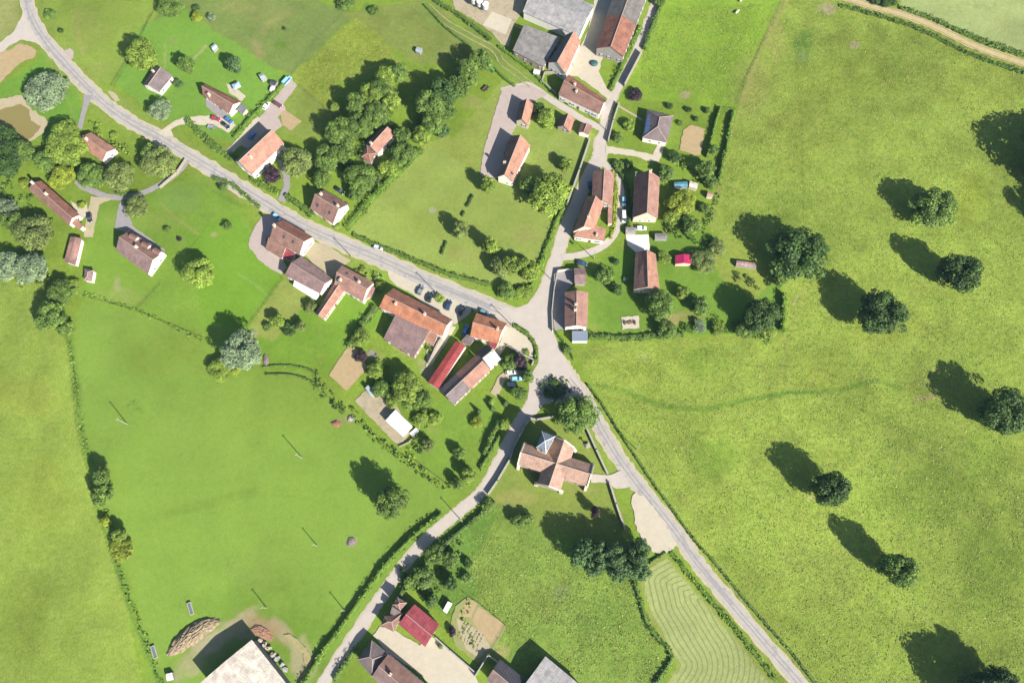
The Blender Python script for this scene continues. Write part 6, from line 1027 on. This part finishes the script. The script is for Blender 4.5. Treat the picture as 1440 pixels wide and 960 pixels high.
def cow(px, py, rz, label):
    m = MB(); el = lambda x, z, ry, rz_: [(x, ry * math.cos(t), z + rz_ * math.sin(t)) for t in [i * math.pi / 5 for i in range(10)]]
    m.loft([el(-1.0, 1.05, .12, .15), el(-.85, 1.05, .33, .38), el(-.3, 1.0, .38, .42), el(.4, 1.02, .36, .42), el(.75, 1.1, .25, .34), el(1.05, 1.2, .14, .2), el(1.25, 1.15, .15, .17), el(1.6, .95, .09, .09)])
    for x in (-.8, .6):
        for y in (-.2, .2): m.tube((x, y, .9), (x + (-.06 if x < 0 else .02), y, .5), .14, .09, 8); m.tube((x + (-.06 if x < 0 else .02), y, .52), (x, y, 0), .08, .06, 8)
    m.tube((-1.0, 0, 1.15), (-1.1, 0, .5), .04, .03, 6); m.tube((1.2, .12, 1.25), (1.15, .34, 1.25), .07, .03, 6); m.tube((1.2, -.12, 1.25), (1.15, -.34, 1.25), .07, .03, 6)
    o = m.obj('cow', plain('cream_hide', C(244, 236, 220, .55), .8, .08, 3)); rm = o.modifiers.new('r', 'REMESH'); rm.mode = 'VOXEL'; rm.voxel_size = .05; rm.use_smooth_shade = True
    o.location = W(px, py); o.rotation_euler = (0, 0, rz); tag(o, label, 'cow', 'white cows')
cow(1036, 19, .75, 'white cow standing in the top field, the lower of two'); cow(1042, 2, .9, 'white cow at the very top edge, the upper of two')
# churchyard memorial
mr = empty('stone_cross', W(826, 626), .4, 'small stone memorial cross beside the churchyard wall', 'memorial'); m = MB(); m.box((0, 0, .25), (1.8, 1.8, .5)); m.box((0, 0, .75), (1.1, 1.1, .5)); m.obj('plinth', M_conc, mr)
m = MB(); m.box((0, 0, 2.0), (.3, .3, 2.0)); m.box((0, 0, 2.5), (1.2, .28, .28)); m.obj('cross', M_conc, mr)
# steps and tarpaulin, garden furniture
m = MB(); [m.box((0, i * .7, .1 + .02 * i), (2.2, .3, .2)) for i in range(5)]; o = m.obj('garden_steps', M_conc); o.location = W(527, 501); o.rotation_euler = (0, 0, R_(50)); tag(o, 'pale garden steps right of the tan vegetable plot', 'steps')
def table_set(px, py):
    root = empty('garden_table', W(px, py), .3, 'garden table on the pale patio below the salmon-roofed house', 'table'); m = MB(); m.box((0, 0, .74), (2.2, 1.1, .06)); m.obj('tabletop', M_wood, root)
    for x in (-.95, .95):
        for y in (-.42, .42): m = MB(); m.tube((x, y, .05), (x, y, .72), .04, .04, 6); m.obj('leg', M_wood, root)
    for k_, (dx, dy, w_) in enumerate([(-1.9, 0, 'left'), (1.9, 0, 'right')]):
        b = empty('garden_bench', root.location + Vector((dx, dy, 0)), 1.57, 'garden bench to the %s of the patio table' % w_, 'bench', 'patio benches'); m = MB(); m.box((0, 0, .42), (1.8, .5, .06)); m.obj('seat', M_wood, b); m = MB(); m.box((0, .25, .7), (1.8, .06, .5)); m.obj('backrest', M_wood, b)
        for x in (-.8, .8): m = MB(); m.box((x, 0, .2), (.08, .45, .38)); m.obj('leg', M_wood, b)
table_set(886, 454)
tp = MB(); tp.loft([[(math.cos(t) * r, math.sin(t) * r * .85, z) for t in [i * math.pi / 7 for i in range(14)]] for r, z in ((1.7, 0), (1.75, .6), (1.2, 1.0), (.3, 1.15))]); o = tp.obj('tarpaulin', plain('teal_tarp', C(70, 120, 120, .4), .6, .25, 1.5), None, True); o.location = W(835, 90) + Vector((0, 0, .04)); tag(o, 'round teal tarpaulin-covered heap in the cream farmyard', 'tarpaulin')
S.render.film_transparent = False
print('objects', len(bpy.data.objects))
# ------------------------------------------------------------------ the summer air between the camera and the ground
hz = bpy.data.materials.new('haze'); hz.use_nodes = True; n = hz.node_tree; n.nodes.remove(n.nodes['Principled BSDF'])
v = n.nodes.new('ShaderNodeVolumePrincipled'); v.inputs['Density'].default_value = .00004; v.inputs['Color'].default_value = (.4, .72, 1, 1); v.inputs['Anisotropy'].default_value = 0
n.links.new(v.outputs[0], n.nodes['Material Output'].inputs['Volume'])
m = MB(); m.prism([(-4600, -4600, -2), (4600, -4600, -2), (4600, 4600, -2), (-4600, 4600, -2)], [(-4600, -4600, 300), (4600, -4600, 300), (4600, 4600, 300), (-4600, 4600, 300)])
tag(m.obj('haze', hz), kind='stuff')
